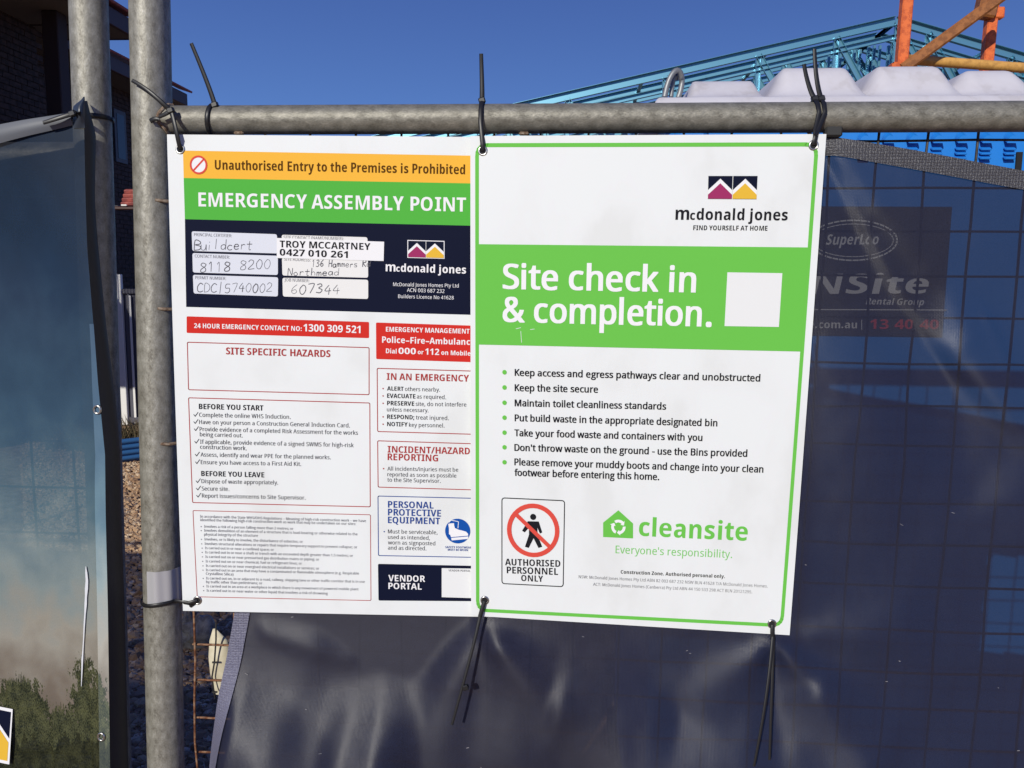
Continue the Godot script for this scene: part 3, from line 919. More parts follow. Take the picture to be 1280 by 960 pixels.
func fences():
	var a = P(187, 5, 0.0)
	var e = P(207.5, 950, 0.0)
	var top = line_to(a, e, 2.35)
	var foot = line_to(a, e, 0.0)
	post_axis = [top, foot]
	var t = thing("fence_panel", "temporary fence panel of weathered galvanised pipe carrying both boards, with rusty welded mesh", "fence", foot)
	var pts = []
	for k in 24: pts.append(foot.lerp(top, k / 23.0))
	obj("post", tube_mesh(pts, 0.0238, 36), M.post, t)
	obj("post_cap", tube_mesh([top, top + Vector3(0, 0.004, 0), top + Vector3(0, 0.007, 0)], [0.0243, 0.0243, 0.016], 24), M.rubber, t)
	# rail: straight through the two measured points
	var r0 = P(230, 150.4, 0.0)
	var r1 = P(1270, 145.6, 0.0)
	rail_y = r0.y
	var dirx = (r1 - r0) / (r1.x - r0.x)
	var rs = r0 + dirx * (line_to(a, e, r0.y).x + 0.018 - r0.x)
	var re = r0 + dirx * (2.38 - r0.x)
	pts = []
	for k in 30: pts.append(rs.lerp(re, k / 29.0))
	obj("top_rail", tube_mesh(pts, 0.0174, 32), M.rail, t)
	# weld bead where the rail meets the post
	var st = st_new()
	var bead = []
	for k in 25:
		var an = TAU * k / 24.0
		var yy = cos(an) * 0.0182
		var zz = sin(an) * 0.0182
		bead.append(Vector3(line_to(a, e, r0.y).x + sqrt(max(0.0, 0.0238 * 0.0238 - zz * zz)) + 0.002 + 0.0012 * sin(k * 5.0), rs.y + yy, zz))
	tube(st, bead, 0.0022, 8)
	obj("weld_bead", done(st), M.weld, t)
	st = st_new()
	bx(st, P(1041, 163.5, 0.006), Vector3(0.02, 0.015, 0.012), Basis(), 0.002)
	obj("rubber_spacer", done(st), M.rubber, t)
	for q in [[299, 166.5], [655, 167]]:
		obj("weld_tack", box_mesh(P(q[0], q[1], 0.008), Vector3(0.012, 0.004, 0.006), Basis(), 0.0012), M.weld, t)
	# small weld nubs on the post where the mesh wires end
	for y in [252.0, 385.0, 551.0]:
		var p = line_to(a, e, P(200, y, 0).y)
		obj("wire_end", tube_mesh([p + Vector3(0.012, 0, 0.019), p + Vector3(0.021, -0.001, 0.016), p + Vector3(0.027, -0.001, 0.008)], 0.0022, 8), M.weld, t)
	# silver tape round the post
	var tp = st_new()
	var p1 = line_to(a, e, P(205, 714, 0.02).y)
	var p2 = line_to(a, e, P(206, 756, 0.02).y)
	tp.set_smooth_group(0)
	for k in 24:
		var a0 = lerp(-0.35, 1.9, k / 24.0)
		var a1 = lerp(-0.35, 1.9, (k + 1) / 24.0)
		var f = func(c, an): return c + Vector3(sin(an), 0, cos(an)) * (0.0247 + 0.0007 * sin(an * 9.0))
		quad(tp, f.call(p1, a0), f.call(p1, a1), f.call(p2, a1), f.call(p2, a0))
	obj("silver_tape", done(tp), M.tape, t)
	# welded mesh
	var x0 = P(240, 850, -0.01).x + 0.006
	var i = 0
	var bottom = 0.16
	while x0 + i * 0.0578 < 2.3:
		var x = x0 + i * 0.0578
		var w = wiggle(Vector3(x, rail_y + 0.0, -0.0150), Vector3(x - 0.012, bottom, -0.0160), 30, 0.004, i)
		obj("wire", tube_mesh(w, 0.00155, 6), M.rust if i < 4 else M.wire, t)
		i += 1
	var ys = []
	for py in [178.0, 236.0, 292.0, 347.0, 401.0, 458.0, 512.0, 560.0, 610.0, 660.0, 710.0, 762.0, 811.0, 855.0, 902.0, 946.0, 992.0, 1040.0, 1090.0, 1140.0]: ys.append(P(300 if py > 600 else 1150, py, -0.012).y)
	for y in ys:
		var w = wiggle(Vector3(x0 - 0.008, y, -0.0190), Vector3(2.34, y + 0.006, -0.0190), 40, 0.003, int(y * 1000.0))
		obj("wire", tube_mesh(w, 0.00155, 6), M.rust if y < 1.36 else M.wire, t)
	# far post and foot rail, outside the frame
	obj("post", tube_mesh([Vector3(2.40, 0, 0), Vector3(2.40, 2.35, 0)], 0.0238, 20), M.post, t)
	obj("foot_rail", tube_mesh([Vector3(0.09, 0.15, 0), Vector3(2.38, 0.15, 0)], 0.0174, 16), M.rail, t)
	# neighbour panel on the left
	a = P(110.5, 0, 0.0)
	e = P(121.5, 330, 0.0)
	top = line_to(a, e, 2.35)
	foot = line_to(a, e, 0.0)
	var u = thing("fence_panel", "temporary fence panel of galvanised pipe carrying the printed banner", "fence", foot)
	pts = []
	for k in 20: pts.append(foot.lerp(top, k / 19.0))
	obj("post", tube_mesh(pts, 0.0222, 32), M.post, u)
	obj("post_cap", tube_mesh([top, top + Vector3(0, 0.004, 0), top + Vector3(0, 0.007, 0)], [0.0227, 0.0227, 0.015], 24), M.rubber, u)
	var ry = P(60, 195, -0.0).y
	var axis_x = line_to(a, e, ry).x
	obj("top_rail", tube_mesh([Vector3(axis_x - 0.016, ry, -0.0), Vector3(axis_x - 4.66, ry - 0.01, -0.0)], 0.0174, 20), M.rail, u)
	for k in 30:
		var x = axis_x - 0.06 - k * 0.0578
		obj("wire", tube_mesh(wiggle(Vector3(x, ry, -0.012), Vector3(x + 0.01, 0.15, -0.012), 12, 0.004, 100 + k), 0.00155, 6), M.wire, u)
	for k in 26:
		var y = ry - 0.05 - k * 0.064
		obj("wire", tube_mesh(wiggle(Vector3(axis_x - 0.02, y, -0.0145), Vector3(axis_x - 2.3, y, -0.0145), 14, 0.003, 200 + k), 0.00155, 6), M.wire, u)
	obj("post", tube_mesh([Vector3(axis_x - 4.68, 0, 0), Vector3(axis_x - 4.68, 2.35, 0)], 0.0222, 20), M.post, u)
	obj("post", tube_mesh([Vector3(axis_x - 2.32, 0, 0), Vector3(axis_x - 2.32, 2.35, 0)], 0.0222, 20), M.post, u)

# ---------------------------------------------------------------- navy banner on the right panel
var folds := []
func add_fold(x0, y0, x1, y1, w0, w1, h, skew := 0.0):
	folds.append([P(x0, y0, 0), P(x1, y1, 0), w0 * 0.001, w1 * 0.001, h, skew])

var lump_a: FastNoiseLite
var lump_b: FastNoiseLite
func crumple(p: Vector3) -> float:
	var z = lump_a.get_noise_2d(p.x, p.y) * 0.009 + lump_b.get_noise_2d(p.x, p.y) * 0.0009
	for f in folds:
		var a = Vector2(f[0].x, f[0].y)
		var d = Vector2(f[1].x, f[1].y) - a
		var q = Vector2(p.x, p.y) - a
		var t = q.dot(d) / d.length_squared()
		if t < -0.15 or t > 1.15: continue
		var s = (q.x * d.y - q.y * d.x) / d.length()
		var tt = clamp(t, 0.0, 1.0)
		var w = lerp(f[2], f[3], tt)
		var fade = smoothstep(-0.15, 0.05, t) * (1.0 - smoothstep(0.85, 1.15, t))
		var k = s / w
		if f[5] > 5.0: z -= f[4] * tanh(k) * fade * exp(-k * k * 0.02)
		else: z += f[4] * exp(-k * k) * fade * (1.0 + f[5] * k)
	return z

func banner_right():
	lump_a = noise(301, 3.2, 2)
	lump_b = noise(302, 14.0, 3)
	# pulled diagonal from the top corner
	add_fold(1035, 192, 1074, 281, 2.5, 4, 0.0020, 9.0)
	add_fold(1074, 281, 1120, 369, 4, 6, 0.0030, 9.0)
	add_fold(1120, 369, 1180, 447, 6, 8, 0.0042, 9.0)
	add_fold(1180, 447, 1290, 572, 8, 14, 0.0080, 9.0)
	add_fold(1038, 194, 1185, 382, 7, 16, 0.0040, 9.0)
	add_fold(1232, 395, 1262, 480, 6, 12, 0.0030)
	add_fold(1200, 400, 1320, 700, 30, 60, 0.010)
	# fan of folds below the middle tie
	add_fold(604, 775, 440, 970, 12, 60, 0.014, 9.0)
	add_fold(606, 775, 590, 985, 14, 46, -0.008)
	add_fold(606, 775, 740, 940, 14, 46, 0.009)
	add_fold(700, 870, 830, 900, 40, 46, 0.010)
	# the cloth belly bulging forward low on the left
	add_fold(290, 975, 500, 990, 125, 125, 0.054)
	add_fold(300, 900, 420, 930, 50, 60, 0.010)
	# fan below the right tie
	add_fold(964, 800, 860, 880, 10, 40, 0.008)
	add_fold(964, 800, 1120, 930, 10, 50, 0.012)
	add_fold(964, 800, 968, 980, 10, 30, -0.008)
	add_fold(964, 798, 1150, 780, 8, 40, 0.006)
	add_fold(390, 800, 330, 985, 30, 40, 0.004)
	add_fold(330, 790, 450, 830, 14, 20, 0.005)
	add_fold(1010, 860, 1080, 960, 26, 36, 0.012)
	add_fold(760, 960, 1200, 1010, 70, 90, 0.030)
	var le0 = P(293, 768, 0.0)
	var le1 = P(264, 960, 0.0)
	var corner = P(1036, 172, 0.0)
	var tr = P(1280, 214, 0.0)
	var slope = (tr.y - corner.y) / (tr.x - corner.x)
	var bottom = 0.30
	var right = 1.62
	var sign_bottom = P(790, 782, 0.0).y
	var left_at = func(y): return line_to(le0, le1, y).x
	var top_at = func(x): return corner.y if x < corner.x else corner.y + slope * (x - corner.x)
	var sign_right = corner.x - 0.012
	var surf = func(u, v):
		var tx = lerp(left_at.call(1.2), right, u)
		var y = lerp(top_at.call(tx), bottom, v)
		var x = lerp(left_at.call(y), right, u)
		y = lerp(top_at.call(x), bottom, v)
		var p = Vector3(x, y, 0.0)
		var free = max(smoothstep(sign_bottom + 0.01, sign_bottom - 0.03, y), smoothstep(sign_right, sign_right + 0.03, x))
		var near_tie = 0.0
		var z = crumple(p)
		p.z = lerp(clamp(z, -0.006, 0.004), clamp(z, -0.007, 0.14), free)
		return p
	# opening beyond the right edge of the picture through which a patch of sun reaches the toilet
	var h0 = P(1236, 694, TOILET_Z) - sun_dir * (TOILET_Z / sun_dir.z)
	var h1 = P(1300, 818, TOILET_Z) - sun_dir * (TOILET_Z / sun_dir.z)
	var skip = func(p): return p.x > h0.x and p.x < h1.x and p.y < h0.y and p.y > h1.y
	var t = thing("mesh_banner", "crumpled dark navy mesh banner hanging behind the two boards", "banner", Vector3(1.0, bottom, 0.0))
	obj("cloth", grid_mesh(230, 260, surf, func(u, v, p): return Vector2(p.x, p.y) * 3.0, skip), M.banner, t)
	# stitched hems lie on the cloth
	var lift = 0.0022
	var hem = func(u, v):
		var y = lerp(sign_bottom + 0.05, bottom, v)
		var p = surf.call(clamp((u * 0.0205) / (right - left_at.call(y)), 0, 1), clamp((top_at.call(0.2) - y) / (top_at.call(0.2) - bottom), 0, 1))
		return p + Vector3(-0.0005, 0, lift if p.y < sign_bottom - 0.005 else 0.0012)
	obj("side_hem", grid_mesh(90, 6, hem, func(u, v, p): return Vector2(p.x, p.y)), M.hem, t)
	var hem2 = func(u, v):
		var x = lerp(corner.x - 0.004, right, u)
		var y = top_at.call(x) + 0.0005 - v * 0.0215
		var q = surf.call((x - left_at.call(y)) / (right - left_at.call(y)), clamp((top_at.call(x) - y) / (top_at.call(x) - bottom), 0, 1))
		return Vector3(x, y, q.z + lift)
	obj("top_hem", grid_mesh(6, 90, hem2, func(u, v, p): return Vector2(p.x, p.y)), M.hem_grey, t)
	# specks of grit and scratches that sit on the cloth
	var st = st_new()
	for k in 90:
		var u = rng.randf_range(0.0, 1.0)
		var v = rng.randf_range(0.2, 0.8)
		var q = surf.call(u, v)
		if skip.call(q): continue
		var l = rng.randf_range(0.0006, 0.0024)
		var an = rng.randf_range(-0.6, 0.4)
		var d = Vector3(cos(an), sin(an), 0)
		bar(st, q + Vector3(0, 0, 0.0012) - d * l, q + Vector3(0, 0, 0.0012) + d * l, rng.randf_range(0.0003, 0.0007), 0.0003)
	var g = obj("grit_specks", done(st), mat(lin(0.30, 0.29, 0.30), 0.8), t)
	g.set_meta("kind", "stuff")

# ---------------------------------------------------------------- printed banner on the left panel
func printed_texture():
	var w = 512
	var h = 1024
	var im = Image.create(w, h, true, Image.FORMAT_RGB8)
	var sky = [[0.0, C(0.012, 0.022, 0.042)], [0.22, C(0.018, 0.038, 0.075)], [0.42, C(0.042, 0.085, 0.135)], [0.55, C(0.085, 0.15, 0.19)], [0.66, C(0.22, 0.27, 0.27)], [0.74, C(0.30, 0.285, 0.24)], [0.84, C(0.17, 0.14, 0.11)], [1.0, C(0.10, 0.085, 0.07)]]
	var nz = noise(501, 0.02, 4)
	var nf = noise(502, 0.09, 3)
	var ng = noise(503, 0.008, 3)
	# tree outlines: [centre, base width, top] in texture pixels, clumped by noise
	var trees = [[140, 150, 0.815], [366, 74, 0.777], [446, 110, 0.797], [275, 110, 0.862]]
	for y in h:
		for x in w:
			var v = float(y) / h
			var c = ramp_at(sky, clamp(v + ng.get_noise_2d(x, y * 1.6) * 0.05, 0, 1))
			c = c * (1.0 + nf.get_noise_2d(x * 3.0, y * 3.0) * 0.10)
			var leaf = false
			var depth = 0.0
			for t in trees:
				var e = (v - t[2]) * 1024.0
				if e > -30.0:
					var half = t[1] * (0.12 + 0.88 * clamp(sqrt(max(e, 0.0) / 150.0), 0, 1))
					var edge = half + nz.get_noise_2d(x * 2.0 + t[0] * 9.0, y * 2.0) * 46.0 + nf.get_noise_2d(x * 2.0, y * 2.0 + t[0]) * 26.0
					if abs(x - t[0]) < edge and e > nf.get_noise_2d(x * 3.0, t[0]) * 20.0:
						leaf = true
						depth = max(depth, 1.0 - abs(x - t[0]) / max(edge, 1.0))
			if leaf:
				var k = clamp(0.45 + nf.get_noise_2d(x * 2.6, y * 2.6 + 700.0) * 0.9 + nz.get_noise_2d(x * 1.4, y * 1.4) * 0.5, 0, 1)
				c = C(0.013, 0.017, 0.010).lerp(C(0.105, 0.11, 0.05), k)
				if v > 0.93 + 0.04 * nz.get_noise_2d(x, 3.0) - 0.00006 * x: c = c * 0.5
			im.set_pixel(x, y, c.linear_to_srgb())
	im.generate_mipmaps()
	return ImageTexture.create_from_image(im)

func banner_left():
	var edge_px = [[104, 128], [105, 150], [107, 250], [109, 310], [116.8, 406], [122, 477], [131, 569], [131.7, 640], [134.5, 761], [137, 938], [138, 1010]]
	var back_px = [[106, 126], [120, 165], [118.5, 250], [122, 300], [132.7, 406], [145, 505], [150.4, 565], [151.5, 640], [155.8, 761], [160, 938], [162, 1010]]
	var EZ = 0.060
	var along = func(list, py):
		for i in range(1, list.size()):
			if py <= list[i][1]: return lerp(float(list[i - 1][0]), float(list[i][0]), (py - list[i - 1][1]) / (list[i][1] - list[i - 1][1]))
		return float(list[-1][0])
	var lump = noise(401, 2.4, 2)
	var m = mat(Color.WHITE, 0.5)
	m.albedo_texture = printed_texture()
	m.albedo_color = Color(1, 1, 1, 0.88)
	m.metallic_specular = 0.2
	m.transparency = BaseMaterial3D.TRANSPARENCY_ALPHA
	var x_left = P(-260, 500, EZ).x
	var y_top0 = 142.0
	var corner = P(105, 139, EZ)
	var drop = func(x): return 0.19 * fmod(max(0.0, corner.x - x), 2.45) * (1.0 - fmod(max(0.0, corner.x - x), 2.45) / 2.45)
	var surf = func(u, v):
		var py = lerp(138.0, 1000.0, v)
		var e = P(along.call(edge_px, py), py, EZ)
		var x = e.x - (e.x + 5.2) * pow(1.0 - u, 2.2)
		var p = Vector3(x, e.y - drop.call(x) * (1.0 - v), EZ)
		p.z = EZ + lump.get_noise_2d(p.x, p.y) * 0.016 * smoothstep(0.0, 0.07, e.x - x)
		return p
	var t = thing("printed_banner", "blue printed banner with evening sky and treetops, its right edge folded back black", "banner", P(20, 1000, EZ))
	# print spans the cloth: u across the last 0.26 m, v from its top to its foot
	var e_top = P(105, 140, EZ)
	var e_bot = P(138, 1000, EZ)
	var cloth = obj("cloth", grid_mesh(90, 150, surf, func(u, v, p): return Vector2(pingpong((p.x - P(-60, 500, EZ).x) / (P(140, 500, EZ).x - P(-60, 500, EZ).x), 1.0), clamp((e_top.y - p.y) / (e_top.y - e_bot.y), 0, 1))), m, t)
	# lower part of the banner, under the picture
	var low = func(u, v):
		var q = surf.call(u, 1.0)
		return Vector3(q.x, lerp(q.y, 0.25, v), q.z)
	obj("lower_cloth", grid_mesh(6, 20, low, func(u, v, p): return Vector2(u, v)), mat(lin(0.03, 0.032, 0.025), 0.55), t)
	# folded back edge
	var fold = func(u, v):
		var py = lerp(126.0, 1005.0, v)
		var a = P(along.call(edge_px, py), py, EZ)
		var c = P(along.call(back_px, py), py, 0.0265)
		return a.lerp(c, u) + Vector3(0.004 * sin(u * PI), 0, 0)
	obj("folded_edge", grid_mesh(60, 6, fold, func(u, v, p): return Vector2(u, v)), M.flap, t)
	var low2 = func(u, v):
		var q = fold.call(u, 1.0)
		return Vector3(q.x, lerp(q.y, 0.25, v), q.z)
	obj("folded_edge", grid_mesh(3, 6, low2, func(u, v, p): return Vector2(u, v)), M.flap, t)
	# pale strip of doubled cloth along the edge, and the top hem
	var strip_m = mat(Color(1, 1, 1), 0.45)
	strip_m.albedo_texture = m.albedo_texture
	strip_m.detail_enabled = false
	strip_m.albedo_color = Color(1, 1, 1)
	var strip = func(u, v):
		var py = lerp(405.0, 1000.0, v)
		var ex = along.call(edge_px, py)
		var wd = lerp(5.0, 13.0, smoothstep(405.0, 620.0, py))
		return P(lerp(ex - wd, ex + 0.3, u), py, EZ + 0.003)
	# doubled cloth shows its print paler
	var im: Image = m.albedo_texture.get_image()
	var pale = Image.create(48, 1024, true, Image.FORMAT_RGB8)
	for y in 1024:
		for x in 48:
			var c = im.get_pixel(464 + x, y).srgb_to_linear()
			c = c * 1.25 + C(0.03, 0.04, 0.05)
			pale.set_pixel(x, y, c.linear_to_srgb())
	pale.generate_mipmaps()
	strip_m.albedo_texture = ImageTexture.create_from_image(pale)
	strip_m.metallic_specular = 0.2
	obj("edge_strip", grid_mesh(40, 3, strip, func(u, v, p): return Vector2(u, clamp((e_top.y - p.y) / (e_top.y - e_bot.y), 0, 1))), strip_m, t)
	var hem = func(u, v):
		var x = lerp(-5.2, P(92, 140, EZ).x, 1.0 - pow(1.0 - u, 2.2))
		var w = lerp(0.014, 0.023, clamp((corner.x - x) / 0.12, 0.0, 1.0))
		return Vector3(x, corner.y - drop.call(x) + 0.001 - v * w, EZ + lump.get_noise_2d(x, corner.y) * 0.016 * smoothstep(0.0, 0.07, corner.x - x) + 0.0025 + 0.003 * sin(v * PI))
	obj("top_hem", grid_mesh(4, 90, hem, func(u, v, p): return Vector2(u, v)), mat(lin(0.105, 0.115, 0.135), 0.55), t)
	# gathered corner at the tie
	var ear = func(u, v):
		return P(lerp(lerp(104.0, 91.0, smoothstep(0.0, 0.35, v)), 106.0, u), lerp(121.0, 160.0, v), EZ + 0.002 + 0.007 * sin(u * PI) * sin(v * PI))
	obj("gathered_corner", grid_mesh(10, 8, ear, func(u, v, p): return Vector2(u, v)), mat(lin(0.03, 0.04, 0.058), 0.32), t)
	# eyelets
	for q in [[121.5, 512, EZ + 0.004], [126.5, 921, EZ + 0.004]]:
		var c = P(q[0], q[1], q[2])
		var st = st_new()
		var ringp = []
		for k in 17: ringp.append(c + Vector3(cos(TAU * k / 16.0), sin(TAU * k / 16.0) * 1.15, 0) * 0.0042)
		tube(st, ringp, 0.0015, 8, false)
		obj("eyelet", done(st), M.eyelet, t)
	for q in [[135.5, 526, 0.02], [145.5, 925, 0.02]]:
		var c = P(q[0], q[1], 0.046)
		var st = st_new()
		tube(st, [c + Vector3(-0.002, 0.004, 0.002), c + Vector3(0, 0, 0.003), c + Vector3(0.002, -0.004, 0.002)], [0.0012, 0.0028, 0.0012], 8)
		obj("eyelet", done(st), M.fence_white, t)
	# the white tear down the cloth
	var cz = func(q):
		var p = P(q[0], q[1], EZ)
		return EZ + lump.get_noise_2d(p.x, p.y) * 0.016 * smoothstep(0.0, 0.07, P(along.call(edge_px, q[1]), q[1], EZ).x - p.x)
	var st2 = st_new()
	var tear = [[107.2, 708, 0.3], [107.8, 716, 1.3], [108.6, 726, 1.6], [108.0, 736, 1.9], [107.4, 746, 1.3], [107.0, 756, 1.5], [106.2, 768, 0.9], [105.4, 780, 0.9], [104.6, 796, 0.6], [103.6, 812, 0.6], [102.8, 824, 1.1], [102.5, 836, 0.8], [101.6, 858, 0.3]]
	for i in tear.size() - 1:
		var q = tear[i]
		var r = tear[i + 1]
		st2.set_smooth_group(-1)
		quad(st2, P(q[0] - q[2], q[1], cz.call(q) + 0.0015), P(q[0] + q[2], q[1], cz.call(q) + 0.002), P(r[0] + r[2], r[1], cz.call(r) + 0.002), P(r[0] - r[2], r[1], cz.call(r) + 0.0015))
	obj("white_tear", done(st2), M.tear, t)
	# emblem running off the left edge of the picture
	var ez = 0.0015 + max(max(cz.call([-36, 872]), cz.call([16, 886])), max(cz.call([16, 962]), cz.call([-36, 948])))
	var b = make_board([Vector2(-36, 872), Vector2(16, 886), Vector2(15.5, 962), Vector2(-36, 948)], [ez, ez, ez, ez], 0.05, 0.07)
	var em = patch(t, "emblem_panel", b, [[-36, 876], [16, 886.4], [11.7, 955.5], [-36, 946]], M.white_ink)
	patch(em, "emblem_sky", b, [[-34, 880], [14, 890], [11.7, 923], [-12, 887], [-34, 908]], M.navy, 0.0, 0.0005)
	patch(em, "emblem_house", b, [[-34, 916], [-12, 893], [10.8, 928], [9.3, 951], [-34, 942]], M.yellow, 0.0, 0.0005)

# ---------------------------------------------------------------- cable ties
func tie(label, at, strap_pts, tails, heads, thick := 1.0):
	var t = thing("cable_tie", label, "cable tie", at, "black cable ties")
	for s in strap_pts: obj("strap", tube_mesh(s, 0.0028, 8, true, 0.34), M.tie, t)
	for s in tails:
		var rr = []
		for k in s.size(): rr.append(thick * lerp(0.0031, 0.0023, float(k) / (s.size() - 1)))
		obj("tail", tube_mesh(s, rr, 8, true, 0.32), M.tie, t)
	for h in heads: obj("head", box_mesh(h, Vector3(0.0082, 0.0068, 0.0062), Basis(Vector3(0, 0, 1), 0.3), 0.0012), M.tie, t)

func loop_rail(x, r, y0, a0 := 0.0, a1 := TAU, tilt := 0.0):
	var out = []
	for k in 25:
		var a = lerp(a0, a1, k / 24.0)
		out.append(Vector3(x + tilt * cos(a), y0 + cos(a) * r, sin(a) * r))
	return out

func cable_ties(L, R):
	var rail = func(px): return P(px, lerp(150.4, 145.6, (px - 230.0) / 1040.0), 0.0)
	var rr = 0.0193
	var p = rail.call(603)
	# middle top
	var head = Vector3(p.x, p.y + rr + 0.001, 0.006)
	tie("black cable tie at the shared top corner of both boards, tail straight up", R.tl, [[R.tl, R.tl + Vector3(0, 0.008, 0.003), Vector3(p.x, p.y - 0.008, 0.0215), Vector3(p.x, p.y + 0.006, 0.0205), Vector3(p.x, p.y + 0.016, 0.0125), head], loop_rail(p.x, rr, p.y, PI, TAU)], [bezier(head, P(603, 110, 0.008), P(602, 90, 0.008), P(601.5, 67, 0.012), 10)], [head])
	# top left corner
	head = P(213.5, 138, 0.027)
	tie("black cable tie at the top left corner eyelet, tail bent across the post", L.tl, [[L.tl, P(222, 172, 0.031), P(217, 150, 0.029), head]], [bezier(head, P(204, 131, 0.032), P(188, 112, 0.036), P(165, 100.5, 0.030), 12), bezier(head, P(210, 141, 0.028), P(206, 143, 0.027), P(199.5, 146, 0.026), 5)], [head])
	tie("cut stub of black tie stuck to the post beside the rail weld", P(194, 149, 0.025), [], [bezier(P(188, 151.5, 0.025), P(191, 148.5, 0.0265), P(195, 147.5, 0.027), P(199.5, 149.5, 0.026), 6)], [])
	# on the rail
	p = rail.call(267)
	head = P(268.5, 131, 0.010)
	tie("black cable tie looped on the rail near the post, tail leaning up left", p, [loop_rail(p.x, rr, p.y, 0.25, TAU, 0.002)], [bezier(head, P(263, 112, 0.012), P(250, 80, 0.016), P(239, 54, 0.020), 10)], [head])
	# right top, doubled
	p = rail.call(1016)
	var p2 = rail.call(1024)
	var h1 = Vector3(p.x, p.y + rr + 0.001, 0.004)
	var h2 = Vector3(p2.x, p2.y + rr + 0.001, 0.004)
	tie("black double cable tie at the top right corner of the green-bordered board, two tails up", R.tr, [[R.tr, R.tr + Vector3(0.0, 0.008, 0.004), P(1019, 163, 0.023), Vector3(p.x + 0.001, p.y + 0.002, 0.0212), Vector3(p.x, p.y + 0.013, 0.0155), h1], loop_rail(p.x, rr, p.y, PI, TAU), [R.tr + Vector3(0.0005, 0.010, 0.004), P(1022.5, 163, 0.0235), Vector3(p2.x, p2.y + 0.002, 0.0214), Vector3(p2.x, p2.y + 0.013, 0.0157), h2], loop_rail(p2.x, rr, p2.y, PI, TAU)], [bezier(h1, P(1014, 118, 0.003), P(1008, 100, 0.004), P(1005, 80, 0.006), 8), bezier(h2, P(1022, 112, 0.006), P(1019, 90, 0.006), P(1018, 61, 0.006), 8)], [h1, h2])
	# bottom left, round the post
	var c = line_to(post_axis[0], post_axis[1], P(206, 757, 0.024).y)
	var lp = []
	for k in 20:
		var a = lerp(-1.9, 1.15, k / 19.0)
		lp.append(c + Vector3(sin(a), 0, cos(a)) * 0.0262 + Vector3(0, 0.0018 * sin(a * 2.0), 0))
	lp.append(P(236, 754, 0.026))
	lp.append(L.bl)
	head = P(187, 757, 0.014)
	tie("black cable tie from the lower left eyelet round the post, below silver tape", L.bl, [lp, [L.bl, P(238, 757.5, 0.020), P(230, 761, 0.004), c + Vector3(0.022, 0, -0.014)]], [bezier(head, P(187, 763, 0.018), P(189, 770, 0.020), P(192.5, 777, 0.022), 6)], [head])
	# bottom middle
	tie("black cable tie hanging from the eyelet below the middle, tail slanting left", R.bl, [[R.bl + Vector3(0, 0, 0.002), P(603, 760, 0.021), P(600, 771, 0.022)]], [bezier(P(600, 770, 0.022), P(592, 810, 0.03), P(580, 850, 0.036), P(565, 906, 0.042), 12)], [P(582, 884 - 25, 0.036)], 0.72)
	# bottom right
	tie("black cable tie hanging from the bottom right eyelet, two long tails", R.br, [[R.br + Vector3(0, 0, 0.002), P(965.5, 790, 0.020), P(966, 800, 0.019)]], [bezier(P(966, 796, 0.020), P(962, 850, 0.034), P(954, 900, 0.042), P(942.5, 958, 0.046), 12), bezier(P(967, 796, 0.018), P(966, 840, 0.026), P(964, 880, 0.034), P(962, 950, 0.040), 12)], [], 0.72)
	# printed banner's tie round the other post
	var a1 = P(110.5, 0, 0.0)
	var e1 = P(121.5, 330, 0.0)
	c = line_to(a1, e1, P(115, 144, 0.02).y)
	lp = []
	for k in 20:
		var a = lerp(-2.6, 2.2, k / 19.0)
		lp.append(c + Vector3(sin(a), -0.03 * sin(a) * 0.1, cos(a)) * 0.0243)
	head = P(91, 142, 0.070)
	tie("black cable tie holding the printed banner to its post, tail pointing left", c, [lp, [c + Vector3(-0.015, 0, 0.019), P(100, 142, 0.070), head]], [bezier(head, P(80, 145, 0.074), P(66, 150, 0.076), P(54, 153.5, 0.076), 6)], [head])

